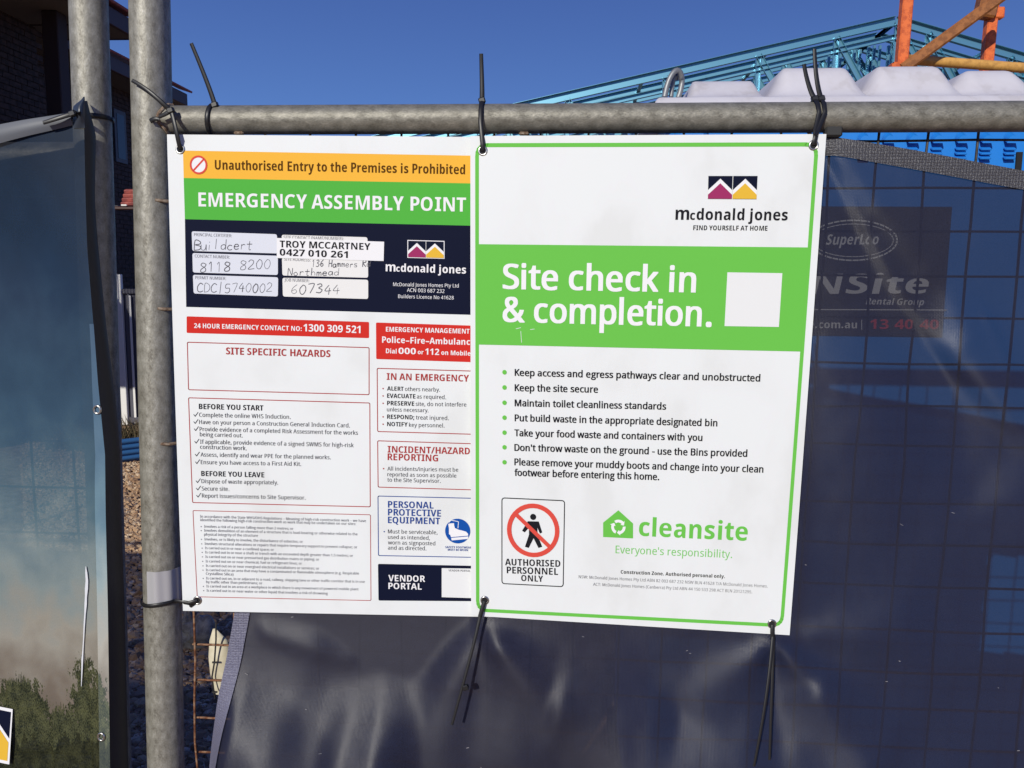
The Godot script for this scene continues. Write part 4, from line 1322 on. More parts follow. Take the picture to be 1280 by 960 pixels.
# ---------------------------------------------------------------- portable toilet
func toilet():
	var zf = TOILET_Z
	var xl = P(833, 200, zf).x
	var xr = xl + 1.12
	var y_top = P(1000, 128, zf).y
	var depth = 1.15
	var t = thing("portable_toilet", "bright blue portable toilet with white humped roof behind the navy banner", "toilet", Vector3((xl + xr) * 0.5, 0, zf - depth * 0.5))
	var st = st_new()
	bx(st, Vector3((xl + xr) * 0.5, (y_top + 0.10) * 0.5, zf - depth * 0.5), Vector3(xr - xl, y_top - 0.10, depth), Basis(), 0.03)
	var wall = obj("wall", done(st), M.toilet, t)
	st = st_new()
	bx(st, Vector3((xl + xr) * 0.5, 0.05, zf - depth * 0.5), Vector3(xr - xl + 0.05, 0.10, depth + 0.05), Basis(), 0.015)
	obj("skid_base", done(st), M.dark, t)
	# raised frame round the wall panel
	for q in [[xl + 0.05, 0.06], [xr - 0.05, 0.06]]:
		obj("corner_rib", box_mesh(Vector3(q[0], y_top * 0.5 + 0.05, zf + 0.012), Vector3(0.07, y_top - 0.16, 0.03), Basis(), 0.01), M.toilet, t)
	# scooped vents under the roof
	var vy = P(1150, 190, zf).y
	for k in 7:
		var px = 1078 + k * 30.5
		var c = P(px, 184, zf + 0.003)
		var s2 = st_new()
		var arch = []
		for j in 13:
			var a = PI * j / 12.0
			arch.append(c + Vector3(-cos(a) * 0.012, 0.016 + sin(a) * 0.016, 0))
		arch.append(c + Vector3(0.016, -0.03, 0))
		arch.append(c + Vector3(-0.016, -0.03, 0))
		# hood: the arch lifted off the wall, open below
		s2.set_smooth_group(0)
		var lip = []
		for j in 13: lip.append(arch[j] * 1.0 + Vector3(0, -0.010, 0.016))
		for j in 12: quad(s2, arch[j], arch[j + 1], lip[j + 1], lip[j])
		s2.set_smooth_group(-1)
		for j in range(1, 12):
			for p in [lip[0], lip[j + 1], lip[j]]: s2.add_vertex(p)
		var v = obj("vent", done(s2), M.toilet, wall)
		for j in 3:
			obj("louvre", box_mesh(c + Vector3(0, -0.004 - j * 0.0095, 0.005), Vector3(0.022, 0.004, 0.012), Basis(Vector3(1, 0, 0), 0.5), 0.001), M.toilet, v)
	obj("slot", box_mesh(P(1273, 205, zf + 0.002), Vector3(0.012, 0.05, 0.006)), M.dark, wall)
	# decal panel and its lettering
	var b = make_board([Vector2(860, 258), Vector2(1188, 259), Vector2(1181, 421), Vector2(855, 418)], [zf + 0.004, zf + 0.004, zf + 0.004, zf + 0.004], 0.6, 0.3)
	b.w = (b.c[1] - b.c[0]).length()
	b.h = (b.c[3] - b.c[0]).length()
	st = st_new()
	var cc = (b.c[0] + b.c[2]) * 0.5
	bx(st, Vector3(cc.x, cc.y, zf + 0.001), Vector3(b.w, b.h, 0.004), Basis(), 0.0008)
	var dc = obj("decal_panel", done(st), M.decal, t)
	st = st_new()
	var e0 = su(b, 1066, 300.5)
	for rx in [[0.095, 0.044, 0.0022], [0.087, 0.036, 0.0012]]:
		var ps = []
		for k in 40: ps.append(e0 + Vector2(cos(TAU * k / 40.0) * rx[0], sin(TAU * k / 40.0) * rx[1]))
		stroke_into(st, b, ps, rx[2] * 1.5, 0.0006, true)
	stroke_into(st, b, pxs(b, [[900, 386.5], [1183, 387.5]]), 0.0022, 0.0006)
	stroke_into(st, b, pxs(b, [[1077, 400], [1077, 412]]), 0.0016, 0.0006)
	obj("decal_lines", done(st), M.decal_white, dc)
	letters(dc, b, "SuperLoo", 1032, 306, 1097, 305.5, M.decal_white, 1, 13.0, 0.2, 0.0008)
	letters(dc, b, "ONSite", 966, 367.5, 1158, 367, M.decal_white, 1, 25.0, 0.2, 0.0008)
	letters(dc, b, "Rental Group", 1082, 380.5, 1154, 381.5, M.decal_white, 1, 8.0, 0.2, 0.0008)
	letters(dc, b, "www.onsite.com.au", 938, 409.5, 1071, 410.5, M.decal_white, 1, 9.5, 0.0, 0.0008)
	letters(dc, b, "13 40 40", 1087, 411, 1173, 411.5, M.decal_red, 1, 12.0, 0.0, 0.0008)
	# roof: a moulded lid whose humps run front to back
	var rl = P(815, 125, zf + 0.06).x
	var rr = xr + 0.05
	var yb = P(1000, 137, zf + 0.06).y
	var humps = [[868, 938, 100, 16], [982, 1052, 84, 34], [1100, 1166, 83, 36], [1212, 1256, 89, 46], [1345, 1410, 84, 36]]
	var lid_y = P(1000, 117, zf + 0.06).y
	var hp = []
	for q in humps: hp.append([P(q[0], 100, zf - 0.06).x, P(q[1], 100, zf - 0.06).x, P(1000, q[2], zf - 0.06).y - lid_y, q[3] * 0.0018])
	var roof = func(u, v):
		var x = lerp(rl, rr, u)
		var z = lerp(zf + 0.06, zf - depth - 0.06, v)
		var h = 0.0
		for q in hp: h = max(h, q[2] * smoothstep(q[0] - q[3], q[0], x) * (1.0 - smoothstep(q[1], q[1] + q[3], x)))
		var d = zf + 0.06 - z
		h *= smoothstep(0.02, 0.13, d) * (1.0 - smoothstep(depth - 0.03, depth + 0.1, d))
		h *= 1.0 + 0.10 * smoothstep(0.13, 0.6, d)
		var edge = min(min(u * (rr - rl), (1.0 - u) * (rr - rl)), min(d, depth + 0.12 - d))
		return Vector3(x, lid_y + h - 0.020 * (1.0 - smoothstep(0.0, 0.02, edge)), z)
	obj("roof", grid_mesh(90, 200, roof, func(u, v, p): return Vector2(u, v)), M.toilet_roof, t)
	var lipm = st_new()
	bx(lipm, Vector3((rl + rr) * 0.5, (yb + lid_y - 0.013) * 0.5, zf - depth * 0.5), Vector3(rr - rl, lid_y - 0.013 - yb, depth + 0.12), Basis(), 0.008)
	obj("roof_edge", done(lipm), M.toilet_roof, t)
	# lifting loop
	var lz = zf + 0.0
	var loop = bezier(P(831, 121, lz), P(834, 94, lz), P(850, 74, lz), P(852.5, 100, lz - 0.02), 12)
	loop.append_array(bezier(P(852.5, 101, lz - 0.02), P(852, 110, lz - 0.02), P(850, 116, lz - 0.02), P(848, 122, lz - 0.02), 4))
	obj("lifting_loop", tube_mesh(loop, 0.0062, 10), M.hook, t)
	loop = bezier(P(839, 121, lz - 0.02), P(840, 98, lz - 0.02), P(847, 84, lz - 0.02), P(846, 100, lz - 0.03), 10)
	obj("lifting_loop", tube_mesh(loop, 0.005, 10), M.hook, t)

# ---------------------------------------------------------------- scaffold and steel house frame
func scaffold():
	var d = 4.6
	var z = cam_pos.z - d
	var a = P(1126, 60, z)
	var c = P(1232, 70, z - 0.25)
	var t = thing("scaffold", "orange scaffold posts with a yellow tube and slanting brace above the toilet roof", "scaffold", Vector3(a.x, 0, a.z))
	for q in [a, c]:
		var lean = Vector3(0.022, 1, 0)
		obj("standard", bar_mesh(Vector3(q.x - 0.05, 0, q.z), Vector3(q.x + 0.04, 4.6, q.z), 0.056, 0.056, Vector3(0, 0, 1), 0.006), M.scaf_orange, t)
		obj("base_plate", box_mesh(Vector3(q.x - 0.05, 0.02, q.z), Vector3(0.15, 0.04, 0.15), Basis(), 0.006), M.scaf_orange, t)
	var f = z + 0.06
	obj("brace", bar_mesh(P(1126, 88, f), P(1262, -12, f), 0.058, 0.04, Vector3(0, 0, 1), 0.01), M.scaf_brown, t)
	obj("ledger", tube_mesh([P(1136, 74.5, z - 0.02), P(1420, 95, z - 0.25)], 0.0262, 20), M.scaf_yellow, t)
	obj("ledger_end", tube_mesh([P(1124, 76, z - 0.01), P(1140, 75, z - 0.02)], 0.017, 16), M.scaf_brown, t)
	obj("bracket", box_mesh(P(1245, 17, c.z + 0.01), Vector3(0.075, 0.06, 0.05), Basis(), 0.006), M.scaf_orange, t)
	obj("bracket", box_mesh(P(1233, 8, c.z + 0.03), Vector3(0.10, 0.13, 0.08), Basis(Vector3(0, 0, 1), -0.15), 0.01), M.scaf_brown, t)
	obj("bracket", box_mesh(P(1128, 85, z + 0.03), Vector3(0.13, 0.05, 0.07), Basis(), 0.008), M.scaf_orange, t)
	# a second lift and rear standards carry the run out of the picture
	obj("standard", bar_mesh(Vector3(a.x + 1.2, 0, a.z - 0.2), Vector3(a.x + 1.28, 4.6, a.z - 0.2), 0.056, 0.056, Vector3(0, 0, 1), 0.006), M.scaf_orange, t)

func channel(st, a: Vector3, b: Vector3, w, dpt, back := 1.0):
	# folded C section: web and two flanges
	var d = (b - a).normalized()
	var up = Vector3(0, 0, 1).cross(d).normalized()
	bar(st, a, b, w, 0.003, Vector3(0, 0, 1))
	for s in [-1.0, 1.0]:
		var o = up * s * (w * 0.5) + Vector3(0, 0, dpt * 0.5)
		bar(st, a + o, b + o, 0.003, dpt, Vector3(0, 0, 1))

func house_frame():
	var d = 9.0
	var z = cam_pos.z - d
	var apex = P(1119, 27, z)
	var lp = P(660, 132, z)
	var rp = P(1280, 74, z)
	var ml = (apex.y - lp.y) / (apex.x - lp.x)
	var mr = (rp.y - apex.y) / (rp.x - apex.x)
	var eave = 2.95
	var left = Vector3(apex.x - (apex.y - eave) / ml, eave, z)
	var right = Vector3(apex.x + (eave - apex.y) / mr, eave, z)
	var t = thing("house_frame", "unfinished house frame of blue steel roof trusses rising behind the portable toilet", "house frame", Vector3(apex.x, 0, z))
	var nodes_x = []
	for px in [500.0, 600.0, 710.0, 832.0, 948.0, 1044.0, 1119.0, 1158.0, 1262.0, 1360.0, 1460.0]:
		nodes_x.append(P(px, 60, z).x)
	var top_y = func(x): return apex.y - abs(apex.x - x) * ml if x < apex.x else apex.y + (x - apex.x) * mr
	for k in 7:
		var dz = -0.5 * k
		var off = Vector3(0, 0, dz)
		var m = M.steel
		var truss = Node3D.new()
		truss.name = "truss"
		t.add_child(truss, true)
		var add = func(called, a, b, w, dp, mm = m):
			var st = st_new()
			channel(st, a + off, b + off, w, dp)
			obj(called, done(st), mm, truss)
		add.call("top_chord", left, apex, 0.09 if k == 0 else 0.065, 0.05)
		add.call("top_chord", apex, right, 0.09 if k == 0 else 0.065, 0.05)
		add.call("bottom_chord", left, right, 0.085, 0.045)
		if k == 0:
			# second chord just under the first, as the doubled line in front
			add.call("top_chord", left + Vector3(0.1, -0.16, 0.0), apex + Vector3(0, -0.16, 0.0), 0.05, 0.04, M.steel)
			add.call("top_chord", apex + Vector3(0, -0.16, 0.0), right + Vector3(-0.1, -0.16, 0.0), 0.05, 0.04, M.steel)
		for i in range(1, nodes_x.size() - 1):
			var x = nodes_x[i] if k == 0 else lerp(nodes_x[i], nodes_x[i + 1], [0.0, 0.5, 0.25, 0.7, 0.4, 0.1, 0.8][k])
			var ty = top_y.call(x)
			if ty < eave + 0.25: continue
			add.call("web", Vector3(x, ty - 0.03, z + 0.004), Vector3(x, eave, z + 0.004), 0.05, 0.035, m)
			var x2 = nodes_x[i + 1] if x < apex.x else nodes_x[i + 1]
			var drop = 0.62
			add.call("web", Vector3(x, ty - 0.03, z + 0.009), Vector3(x + 0.36, max(eave, ty - drop), z + 0.009), 0.06, 0.035, m)
	# ridge, battens and a hip of short members around the ridge
	var add2 = func(called, a, b, w, dp, mm):
		var st = st_new()
		channel(st, a, b, w, dp)
		obj(called, done(st), mm, t)
	for s in [0.0, 0.18, 0.36, 0.54, 0.72, 0.9]:
		var x = lerp(apex.x, left.x, s)
		obj("batten", bar_mesh(Vector3(x, top_y.call(x) - 0.01, z), Vector3(x, top_y.call(x) - 0.01, z - 4.6), 0.04, 0.03, Vector3(0, 1, 0)), M.steel, t)
		x = lerp(apex.x, right.x, s)
		obj("batten", bar_mesh(Vector3(x, top_y.call(x) - 0.01, z), Vector3(x, top_y.call(x) - 0.01, z - 4.6), 0.04, 0.03, Vector3(0, 1, 0)), M.steel, t)
	for k in 12:
		var x = apex.x - 0.55 + k * 0.07
		obj("stud", bar_mesh(Vector3(x, top_y.call(x) - 0.12, z - 0.35 - 0.03 * (k % 3)), Vector3(x - 0.02, 3.2, z - 0.35 - 0.03 * (k % 3)), 0.025, 0.03), M.steel, t)
	for k in 6:
		var y = apex.y - 0.42 - k * 0.085
		obj("noggin", bar_mesh(Vector3(apex.x - 1.0, y - 0.02, z - 0.5), Vector3(apex.x - 0.45, y + 0.05, z - 0.5), 0.03, 0.03), M.steel, t)
	# wall frame below, down to the slab
	for k in 16:
		var x = lerp(left.x + 0.3, right.x - 0.3, k / 15.0)
		obj("stud", bar_mesh(Vector3(x, 0.0, z + 0.0), Vector3(x, eave - 0.05, z + 0.0), 0.075, 0.04), M.steel, t)
		obj("stud", bar_mesh(Vector3(x, 0.0, z - 4.5), Vector3(x, eave - 0.05, z - 4.5), 0.075, 0.04), M.steel, t)

# ---------------------------------------------------------------- neighbours on the left
func brickwork(st, x, z0, z1, y0, y1, holes):
	var h = 0.076
	var l = 0.23
	var row = 0
	var y = y0
	while y < y1:
		var z = z0 - (0.115 if row % 2 else 0.0)
		while z > z1:
			var c = Vector3(x, y + h * 0.5, z - l * 0.5)
			var skip = false
			for q in holes:
				if c.z < q[0] and c.z > q[1] and c.y > q[2] and c.y < q[3]: skip = true
			if not skip:
				var s = Vector3(0.02 + rng.randf_range(0.0, 0.006), h - 0.011, l - 0.011)
				st.set_smooth_group(-1)
				var a = c - s * 0.5
				var e = c + s * 0.5
				quad(st, Vector3(e.x, a.y, a.z), Vector3(e.x, e.y, a.z), Vector3(e.x, e.y, e.z), Vector3(e.x, a.y, e.z))
				quad(st, Vector3(a.x, e.y, a.z), Vector3(a.x, e.y, e.z), Vector3(e.x, e.y, e.z), Vector3(e.x, e.y, a.z))
				quad(st, Vector3(a.x, a.y, e.z), Vector3(e.x, a.y, e.z), Vector3(e.x, a.y, a.z), Vector3(a.x, a.y, a.z))
				quad(st, Vector3(a.x, a.y, e.z), Vector3(a.x, e.y, e.z), Vector3(e.x, e.y, e.z), Vector3(e.x, a.y, e.z))
			z -= l
		y += h
		row += 1

func brick_house():
	var e1 = H(166, 38, 10.9)
	var e2 = H(231, 125, 15.0)
	var t = thing("brick_house", "two-storey dark brick house with red tiled eaves beyond the fence, in shade", "house", Vector3(e1.x - 3.0, 0, e1.z))
	# near wing
	var zf = cam_pos.z - 5.0
	var wx = e1.x - 1.05
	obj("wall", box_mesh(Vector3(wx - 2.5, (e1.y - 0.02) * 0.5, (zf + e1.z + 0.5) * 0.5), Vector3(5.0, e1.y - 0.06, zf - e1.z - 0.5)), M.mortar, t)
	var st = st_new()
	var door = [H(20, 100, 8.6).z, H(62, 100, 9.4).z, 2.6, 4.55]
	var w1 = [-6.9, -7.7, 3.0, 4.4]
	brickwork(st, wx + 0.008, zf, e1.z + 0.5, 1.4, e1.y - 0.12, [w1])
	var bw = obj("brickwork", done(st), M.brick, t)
	bw.set_meta("kind", "stuff")
	var win = obj("window", box_mesh(Vector3(wx + 0.01, 3.7, -7.3), Vector3(0.03, 1.4, 0.8), Basis(), 0.004), M.frame, t)
	obj("pane", box_mesh(Vector3(wx + 0.028, 3.7, -7.3), Vector3(0.006, 1.26, 0.66)), M.glass, win)
	obj("soffit", box_mesh(Vector3(e1.x - 0.55, e1.y - 0.09, (zf + e1.z) * 0.5), Vector3(1.1, 0.03, zf - e1.z)), M.soffit, t)
	obj("fascia", box_mesh(Vector3(e1.x + 0.02, e1.y, (zf + e1.z) * 0.5), Vector3(0.05, 0.22, zf - e1.z + 0.04), Basis(), 0.01), M.fascia, t)
	obj("fascia", box_mesh(Vector3(e1.x - 0.6, e1.y - 0.01, e1.z - 0.04), Vector3(1.2, 0.2, 0.04), Basis(), 0.01), M.fascia, t)
	for k in 5: obj("soffit_joint", box_mesh(Vector3(e1.x - 0.55, e1.y - 0.108, zf - 0.9 - k * 1.1), Vector3(1.06, 0.006, 0.04)), M.timber, t)
	var pd = cam_basis * Vector3((72.0 - 640.0) / FOCAL, 0.38, -1.0)
	var pier_z = cam_pos.z + pd.z * ((e1.x - 0.42 - cam_pos.x) / pd.x)
	obj("pier", box_mesh(Vector3(e1.x - 0.42, (e1.y - 0.1) * 0.5, pier_z), Vector3(0.2, e1.y - 0.12, 0.2), Basis(), 0.01), M.timber, t)
	var roof_piece = func(a: Vector3, zn, zfar, run, rise):
		# tile courses, each a slightly tilted slab lapping the one below
		var courses = 10
		var r = st_new()
		for k in courses:
			var u = float(k) / courses
			var cx = a.x + 0.10 - run * (u + 0.5 / courses)
			var cy = a.y + 0.15 + rise * (u + 0.5 / courses)
			bx(r, Vector3(cx, cy, (zn + zfar) * 0.5), Vector3(run / courses * 1.06, 0.035, zn - zfar + 0.12), Basis(Vector3(0, 0, 1), -atan2(rise, run) + 0.06), 0.006)
		return done(r)
	obj("roof", roof_piece.call(e1, zf, e1.z - 0.05, 3.0, 1.1), M.tile, t)
	# handrail of the balcony
	obj("handrail", bar_mesh(Vector3(e1.x - 0.3, 3.45, zf - 0.5), Vector3(e1.x - 0.3, 3.45, pier_z), 0.05, 0.05), M.timber, t)
	for k in 26: obj("baluster", bar_mesh(Vector3(e1.x - 0.3, 2.6, zf - 0.6 - k * 0.11), Vector3(e1.x - 0.3, 3.43, zf - 0.6 - k * 0.11), 0.018, 0.018), M.timber, t)
	obj("balcony_slab", box_mesh(Vector3(e1.x - 0.65, 2.5, (zf + e1.z) * 0.5 + 0.3), Vector3(0.8, 0.18, zf - e1.z - 1.0)), M.mortar, t)
	# far wing
	var wx2 = e2.x - 0.55
	var zn = e1.z + 0.6
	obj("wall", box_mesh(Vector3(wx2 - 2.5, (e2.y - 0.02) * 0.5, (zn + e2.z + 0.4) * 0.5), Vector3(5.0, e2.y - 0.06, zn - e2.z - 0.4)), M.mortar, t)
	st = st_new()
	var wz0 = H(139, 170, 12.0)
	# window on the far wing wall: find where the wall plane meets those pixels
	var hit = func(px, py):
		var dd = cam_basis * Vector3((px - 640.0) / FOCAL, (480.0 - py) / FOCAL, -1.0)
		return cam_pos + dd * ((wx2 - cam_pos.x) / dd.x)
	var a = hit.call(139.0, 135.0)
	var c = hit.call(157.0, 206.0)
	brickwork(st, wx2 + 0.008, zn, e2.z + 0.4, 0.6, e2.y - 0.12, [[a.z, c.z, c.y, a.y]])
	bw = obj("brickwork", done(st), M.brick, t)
	bw.set_meta("kind", "stuff")
	win = obj("window", box_mesh(Vector3(wx2 + 0.02, (a.y + c.y) * 0.5, (a.z + c.z) * 0.5), Vector3(0.05, abs(a.y - c.y), abs(a.z - c.z)), Basis(), 0.005), M.frame, t)
	obj("pane", box_mesh(Vector3(wx2 + 0.047, (a.y + c.y) * 0.5, (a.z + c.z) * 0.5), Vector3(0.006, abs(a.y - c.y) - 0.14, abs(a.z - c.z) - 0.14)), M.glass, win)
	obj("soffit", box_mesh(Vector3(e2.x - 0.3, e2.y - 0.09, (zn + e2.z) * 0.5), Vector3(0.6, 0.03, zn - e2.z)), M.soffit, t)
	obj("fascia", box_mesh(Vector3(e2.x + 0.02, e2.y, (zn + e2.z) * 0.5), Vector3(0.05, 0.22, zn - e2.z + 0.04), Basis(), 0.01), M.fascia, t)
	obj("fascia", box_mesh(Vector3(e2.x - 0.6, e2.y - 0.01, e2.z - 0.04), Vector3(1.2, 0.2, 0.04), Basis(), 0.01), M.fascia, t)
	obj("roof", roof_piece.call(e2, zn, e2.z - 0.05, 2.6, 1.0), M.tile, t)
	# lower roof return whose tiles catch the sun
	var p = H(164, 247, 9.4)
	var low = Node3D.new()
	low.name = "lower_roof"
	t.add_child(low)
	for k in 4:
		obj("tile_course", box_mesh(p + Vector3(0.0, 0.075 - k * 0.05, -0.02 + k * 0.028), Vector3(0.17, 0.042, 0.06), Basis(Vector3(1, 0, 0), 0.35), 0.008), M.tile, low)
	obj("gutter", box_mesh(p + Vector3(-0.05, -0.13, 0.06), Vector3(0.4, 0.04, 0.08), Basis(), 0.01), M.fascia, low)
	obj("gutter_end", box_mesh(p + Vector3(-0.03, -0.10, 0.11), Vector3(0.07, 0.02, 0.02), Basis(), 0.004), M.fence_white, low)
	obj("gutter", box_mesh(p + Vector3(-0.45, -0.10, -0.1), Vector3(0.5, 0.03, 0.08), Basis(), 0.006), M.frame, low)

func ground_y_at(px, py):
	var dd = cam_basis * Vector3((px - 640.0) / FOCAL, (480.0 - py) / FOCAL, -1.0)
	return cam_pos + dd * (-cam_pos.y / dd.y)

func metal_fence():
	var base = ground_y_at(154, 530)
	var z = base.z
	var post = P(154.0, 430, z)
	var t = thing("steel_fence", "charcoal corrugated steel boundary fence with one white post", "fence", Vector3(post.x, 0, z))
	var y_l = P(147, 351, z).y
	var y_r = P(168, 361, z).y
	obj("post", box_mesh(Vector3(post.x, P(154, 343, z).y * 0.5, z + 0.03), Vector3(0.075, P(154, 343, z).y, 0.05), Basis(), 0.005), M.fence_white, t)
	# ribbed sheets either side
	var sheet = func(x0, x1, y):
		var st = st_new()
		st.set_smooth_group(-1)
		var x = x0
		var prof = [[0.0, 0.0], [0.05, 0.0], [0.065, 0.028], [0.095, 0.028], [0.11, 0.0], [0.16, 0.0]]
		while x < x1:
			for j in prof.size() - 1:
				var a = prof[j]
				var b = prof[j + 1]
				quad(st, Vector3(x + a[0], y, z + a[1]), Vector3(x + b[0], y, z + b[1]), Vector3(x + b[0], 0.05, z + b[1]), Vector3(x + a[0], 0.05, z + a[1]))
			x += 0.16
		return done(st)
	var xl = post.x - 7.0
	obj("sheet", sheet.call(xl, post.x - 0.04, y_l - 0.03), M.colorbond, t)
	obj("sheet", sheet.call(post.x + 0.03, post.x + 2.4, y_r - 0.03), M.colorbond, t)
	obj("top_rail", box_mesh(Vector3((xl + post.x) * 0.5, y_l - 0.03, z + 0.015), Vector3(post.x - xl - 0.05, 0.06, 0.06), Basis(), 0.006), M.colorbond, t)
	obj("top_rail", box_mesh(Vector3(post.x + 1.24, y_r - 0.03, z + 0.015), Vector3(2.4, 0.06, 0.06), Basis(), 0.006), M.colorbond, t)
	for k in [0.0, 0.16, 0.32, 0.48]:
		obj("edge_strip", box_mesh(Vector3(post.x + 0.13 + k * 0.7, y_r * 0.5 - 0.03, z + 0.036), Vector3(0.028, y_r - 0.1, 0.01), Basis(), 0.002), M.fence_white, t)
	obj("edge_strip", box_mesh(Vector3(post.x - 0.07, y_l * 0.5 - 0.03, z + 0.036), Vector3(0.026, y_l - 0.1, 0.01), Basis(), 0.002), M.fence_white, t)
	obj("bottom_rail", box_mesh(Vector3(post.x + 1.24, 0.06, z + 0.015), Vector3(2.4, 0.07, 0.06), Basis(), 0.006), M.colorbond, t)
	return z

func left_ground_things():
	var zf = metal_fence()
	# dry clump of grass at the foot of the fence
	var c = ground_y_at(163, 556)
	var st = st_new()
	st.set_smooth_group(-1)
	for k in 1500:
		var p = c + Vector3(rng.randf_range(-0.75, 0.75), 0, rng.randf_range(-0.35, 0.35))
		var h = rng.randf_range(0.10, 0.40) * (1.0 - 0.4 * abs(p.x - c.x))
		var d = Vector3(rng.randf_range(-0.8, 0.8), 1.0, rng.randf_range(-0.6, 0.6)).normalized()
		var w = Vector3(rng.randf_range(-1, 1), 0, rng.randf_range(-1, 1)).normalized() * rng.randf_range(0.004, 0.012)
		var g = C(0.13, 0.095, 0.045).lerp(C(0.04, 0.035, 0.018), rng.randf())
		for q in [p - w, p + w, p + d * h]:
			st.set_color(g)
			st.add_vertex(q)
	var o = obj("dry_grass", done(st), M.grass)
	tag(o, "dry brown grass clump at the foot of the charcoal steel fence", "grass", "", "stuff")
	# blue ribbed plastic length lying in front of it
	var a = ground_y_at(128, 582)
	var b = ground_y_at(192, 573)
	var t = thing("drain_pipe", "blue ribbed plastic length lying on the dirt before the dry grass", "pipe", (a + b) * 0.5)
	for k in 4:
		var dy = 0.035 + k * 0.055
		obj("rib", tube_mesh([a + Vector3(0, dy, -0.04), b + Vector3(0, dy, -0.04)], 0.024, 12), M.pipe_blue, t)
	obj("back_sheet", bar_mesh(a + Vector3(0, 0.115, -0.05), b + Vector3(0, 0.115, -0.05), 0.22, 0.02, Vector3(0, 0, 1)), M.pipe_blue, t)
	# grey lump of concrete and a pale shard seen under the left board
	var rock = func(called, label, cat, p, s, m, seed_):
		var nz = noise(seed_, 1.4, 2)
		var sh = func(u, v):
			var th = u * TAU
			var ph = v * PI
			var dd = Vector3(sin(ph) * cos(th), cos(ph), sin(ph) * sin(th))
			return p + dd * s * (1.0 + 0.45 * nz.get_noise_3dv(dd))
		var r = obj(called, grid_mesh(14, 20, sh, func(u, v, q): return Vector2(u, v)), m)
		tag(r, label, cat)
	var g0 = ground_y_at(250, 805)
	rock.call("concrete_lump", "grey lump of broken concrete on the shaded dirt under the left board", "rock", g0 + Vector3(0, 0.05, 0), Vector3(0.085, 0.09, 0.08), M.rock, 9)
	var g1 = ground_y_at(239, 800)
	rock.call("concrete_shard", "pale wedge of concrete leaning beside the grey lump", "rock", g1 + Vector3(0, 0.06, 0.02), Vector3(0.035, 0.09, 0.04), M.rock, 12)
	# cream sack hung on the mesh behind the banner's edge
	var z = -0.035
	var sk = [[266, 786, 270], [262, 800, 284], [261, 820, 290], [263, 840, 290], [267, 858, 288], [270, 868, 280]]
	var ssk = func(u, v):
		var f = v * (sk.size() - 1)
		var i = min(int(f), sk.size() - 2)
		var k = f - i
		var x0 = lerp(float(sk[i][0]), float(sk[i + 1][0]), k)
		var x1 = lerp(float(sk[i][2]), float(sk[i + 1][2]), k)
		var y = lerp(float(sk[i][1]), float(sk[i + 1][1]), k)
		var th = u * TAU
		var p = P((x0 + x1) * 0.5 + cos(th) * (x1 - x0) * 0.5, y, z)
		p.z += sin(th) * 0.010 * sin(PI * clamp(v, 0.03, 0.97))
		return p
	var sack = thing("cloth_bag", "small cream bag with black drawstring hanging on the rusty mesh", "bag", P(272, 868, z))
	obj("bag_body", grid_mesh(20, 24, ssk, func(u, v, q): return Vector2(u, v)), M.sack, sack)
	obj("drawstring", tube_mesh([P(270, 778, z + 0.014), P(270, 800, z + 0.016), P(268, 828, z + 0.016), P(265, 846, z + 0.015), P(267, 862, z + 0.014), P(269, 873, z + 0.012)], 0.0011, 6), M.rubber, sack)
	for q in [[268.5, 828], [268.5, 865]]: obj("toggle", box_mesh(P(q[0], q[1], z + 0.017), Vector3(0.007, 0.002, 0.002)), M.rubber, sack)

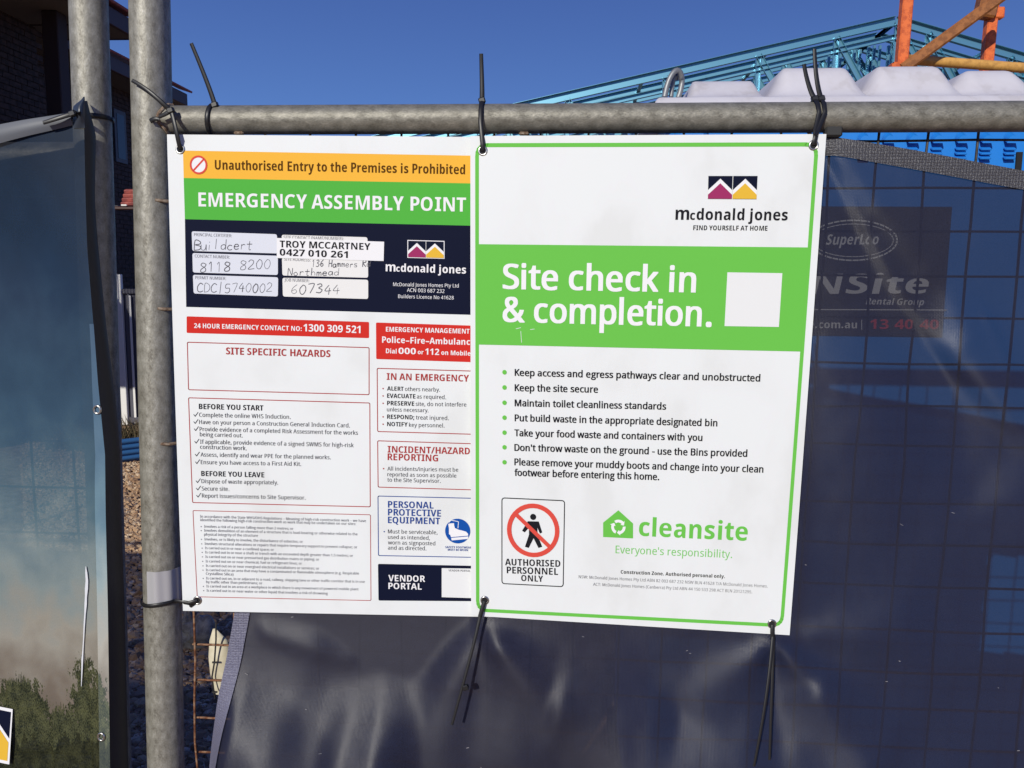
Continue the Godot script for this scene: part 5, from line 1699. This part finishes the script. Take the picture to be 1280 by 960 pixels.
func ground():
	var nz = noise(601, 0.9, 4)
	var g = func(u, v):
		var x = lerp(-1.0, 1.0, u)
		var y = lerp(-1.0, 1.0, v)
		var X = 0.5 + sign(x) * pow(abs(x), 3.0) * 150.0
		var Z = -4.0 + sign(y) * pow(abs(y), 3.0) * 150.0
		return Vector3(X, -0.02 + nz.get_noise_2d(X, Z) * 0.03 - 0.03 * smoothstep(0.0, 40.0, abs(Z + 4.0)), Z)
	var o = obj("ground", grid_mesh(160, 160, g, func(u, v, p): return Vector2(p.x, p.z)), M.soil)
	tag(o, "bare orange brown dirt of the building site", "ground", "", "structure")
	# broken clods and crushed stone
	var lump = []
	for k in 3:
		var ns = noise(700 + k, 1.1, 2)
		var sh = func(u, v):
			var th = u * TAU
			var ph = v * PI
			var d = Vector3(sin(ph) * cos(th), cos(ph) * 0.75, sin(ph) * sin(th))
			return d * (1.0 + 0.7 * ns.get_noise_3dv(d * 1.3))
		var ls = st_new()
		ls.set_smooth_group(-1)
		for a in 4:
			for b in 6:
				var f = func(i, j): return sh.call((i % 6) / 6.0, j / 4.0)
				if a > 0:
					for q in [f.call(b, a), f.call(b + 1, a), f.call(b + 1, a + 1)]: ls.add_vertex(q)
				if a < 3:
					for q in [f.call(b, a), f.call(b + 1, a + 1), f.call(b, a + 1)]: ls.add_vertex(q)
		lump.append(done(ls))
	var names = ["clods", "gravel", "crushed_stone"]
	var labels = ["broken brown clods of soil strewn behind the posts", "small brown gravel scattered over the dirt behind the fence", "paler crushed stone spread among the clods behind the fence"]
	var counts = [17000, 9000, 10000]
	for k in 3:
		var mm = MultiMesh.new()
		mm.transform_format = MultiMesh.TRANSFORM_3D
		mm.use_colors = true
		mm.mesh = lump[k]
		mm.instance_count = counts[k]
		for i in counts[k]:
			var d = [rng.randf_range(1.3, 7.2), rng.randf_range(1.3, 9.0), rng.randf_range(1.3, 7.3)][k]
			var px = rng.randf_range(20.0, 340.0)
			var dd = cam_basis * Vector3((px - 640.0) / FOCAL, 0, -1.0)
			var x = cam_pos.x + dd.x / -dd.z * d
			var s = [rng.randf_range(0.007, 0.026), rng.randf_range(0.006, 0.016), rng.randf_range(0.008, 0.024)][k]
			if k == 0 and rng.randf() < 0.06: s *= 1.7
			var bs = Basis.from_euler(Vector3(rng.randf() * TAU, rng.randf() * TAU, rng.randf() * TAU)).scaled(Vector3(s, s * rng.randf_range(0.6, 1.0), s * rng.randf_range(0.7, 1.1)))
			var zz = cam_pos.z - d
			mm.set_instance_transform(i, Transform3D(bs, Vector3(x, -0.01 + nz.get_noise_2d(x, zz) * 0.03 + s * 0.15, zz)))
			var t = rng.randf()
			var c = [C(0.28, 0.16, 0.085).lerp(C(0.48, 0.32, 0.185), t), C(0.30, 0.18, 0.095).lerp(C(0.52, 0.35, 0.20), t), C(0.44, 0.31, 0.19).lerp(C(0.68, 0.53, 0.36), t)][k]
			mm.set_instance_color(i, c)
		var mi = MultiMeshInstance3D.new()
		mi.multimesh = mm
		mi.material_override = M.stone
		mi.name = names[k]
		add_child(mi)
		tag(mi, labels[k], ["soil", "gravel", "gravel"][k], "", "stuff")

func _ready():
	rng.seed = 20240
	# camera
	var cam = Camera3D.new()
	cam.name = "camera"
	add_child(cam)
	cam_basis = Basis(Vector3(0, 1, 0), 0.0647) * Basis(Vector3(1, 0, 0), -0.1230) * Basis(Vector3(0, 0, 1), 0.0099)
	cam.transform = Transform3D(cam_basis, cam_pos)
	cam.fov = rad_to_deg(2.0 * atan(480.0 / FOCAL))
	cam.near = 0.02
	cam.far = 600.0
	cam.current = true
	# sky
	var env = Environment.new()
	env.background_mode = Environment.BG_SKY
	var sky_m = ProceduralSkyMaterial.new()
	sky_m.sky_top_color = lin(0.030, 0.060, 0.27)
	sky_m.sky_horizon_color = lin(0.19, 0.42, 0.92)
	sky_m.sky_curve = 0.15
	sky_m.ground_bottom_color = lin(0.12, 0.08, 0.05)
	sky_m.ground_horizon_color = lin(0.25, 0.22, 0.20)
	sky_m.sun_angle_max = 1.0
	sky_m.energy_multiplier = 1.0
	var sky = Sky.new()
	sky.sky_material = sky_m
	env.sky = sky
	env.tonemap_mode = Environment.TONE_MAPPER_LINEAR
	env.tonemap_exposure = 1.0
	env.sdfgi_enabled = true
	env.ssao_enabled = true
	env.ssil_enabled = true
	var we = WorldEnvironment.new()
	we.name = "environment"
	we.environment = env
	add_child(we)
	# sun, behind the camera to the left
	var sun = DirectionalLight3D.new()
	sun.name = "sun"
	add_child(sun)
	sun.look_at_from_position(Vector3.ZERO, sun_dir, Vector3.UP)
	sun.light_energy = 1.2
	sun.light_color = Color(1.0, 0.98, 0.935)
	sun.light_angular_distance = 0.5
	sun.shadow_enabled = true
	font_regular = SystemFont.new()
	font_regular.font_names = PackedStringArray(["Droid Sans"])
	font_bold = SystemFont.new()
	font_bold.font_names = PackedStringArray(["Droid Sans"])
	font_bold.font_weight = 700

	make_materials()
	ground()
	brick_house()
	house_frame()
	scaffold()
	toilet()
	left_ground_things()
	fences()
	banner_left()
	banner_right()
	var L = left_board()
	var R = right_board()
	cable_ties(L, R)
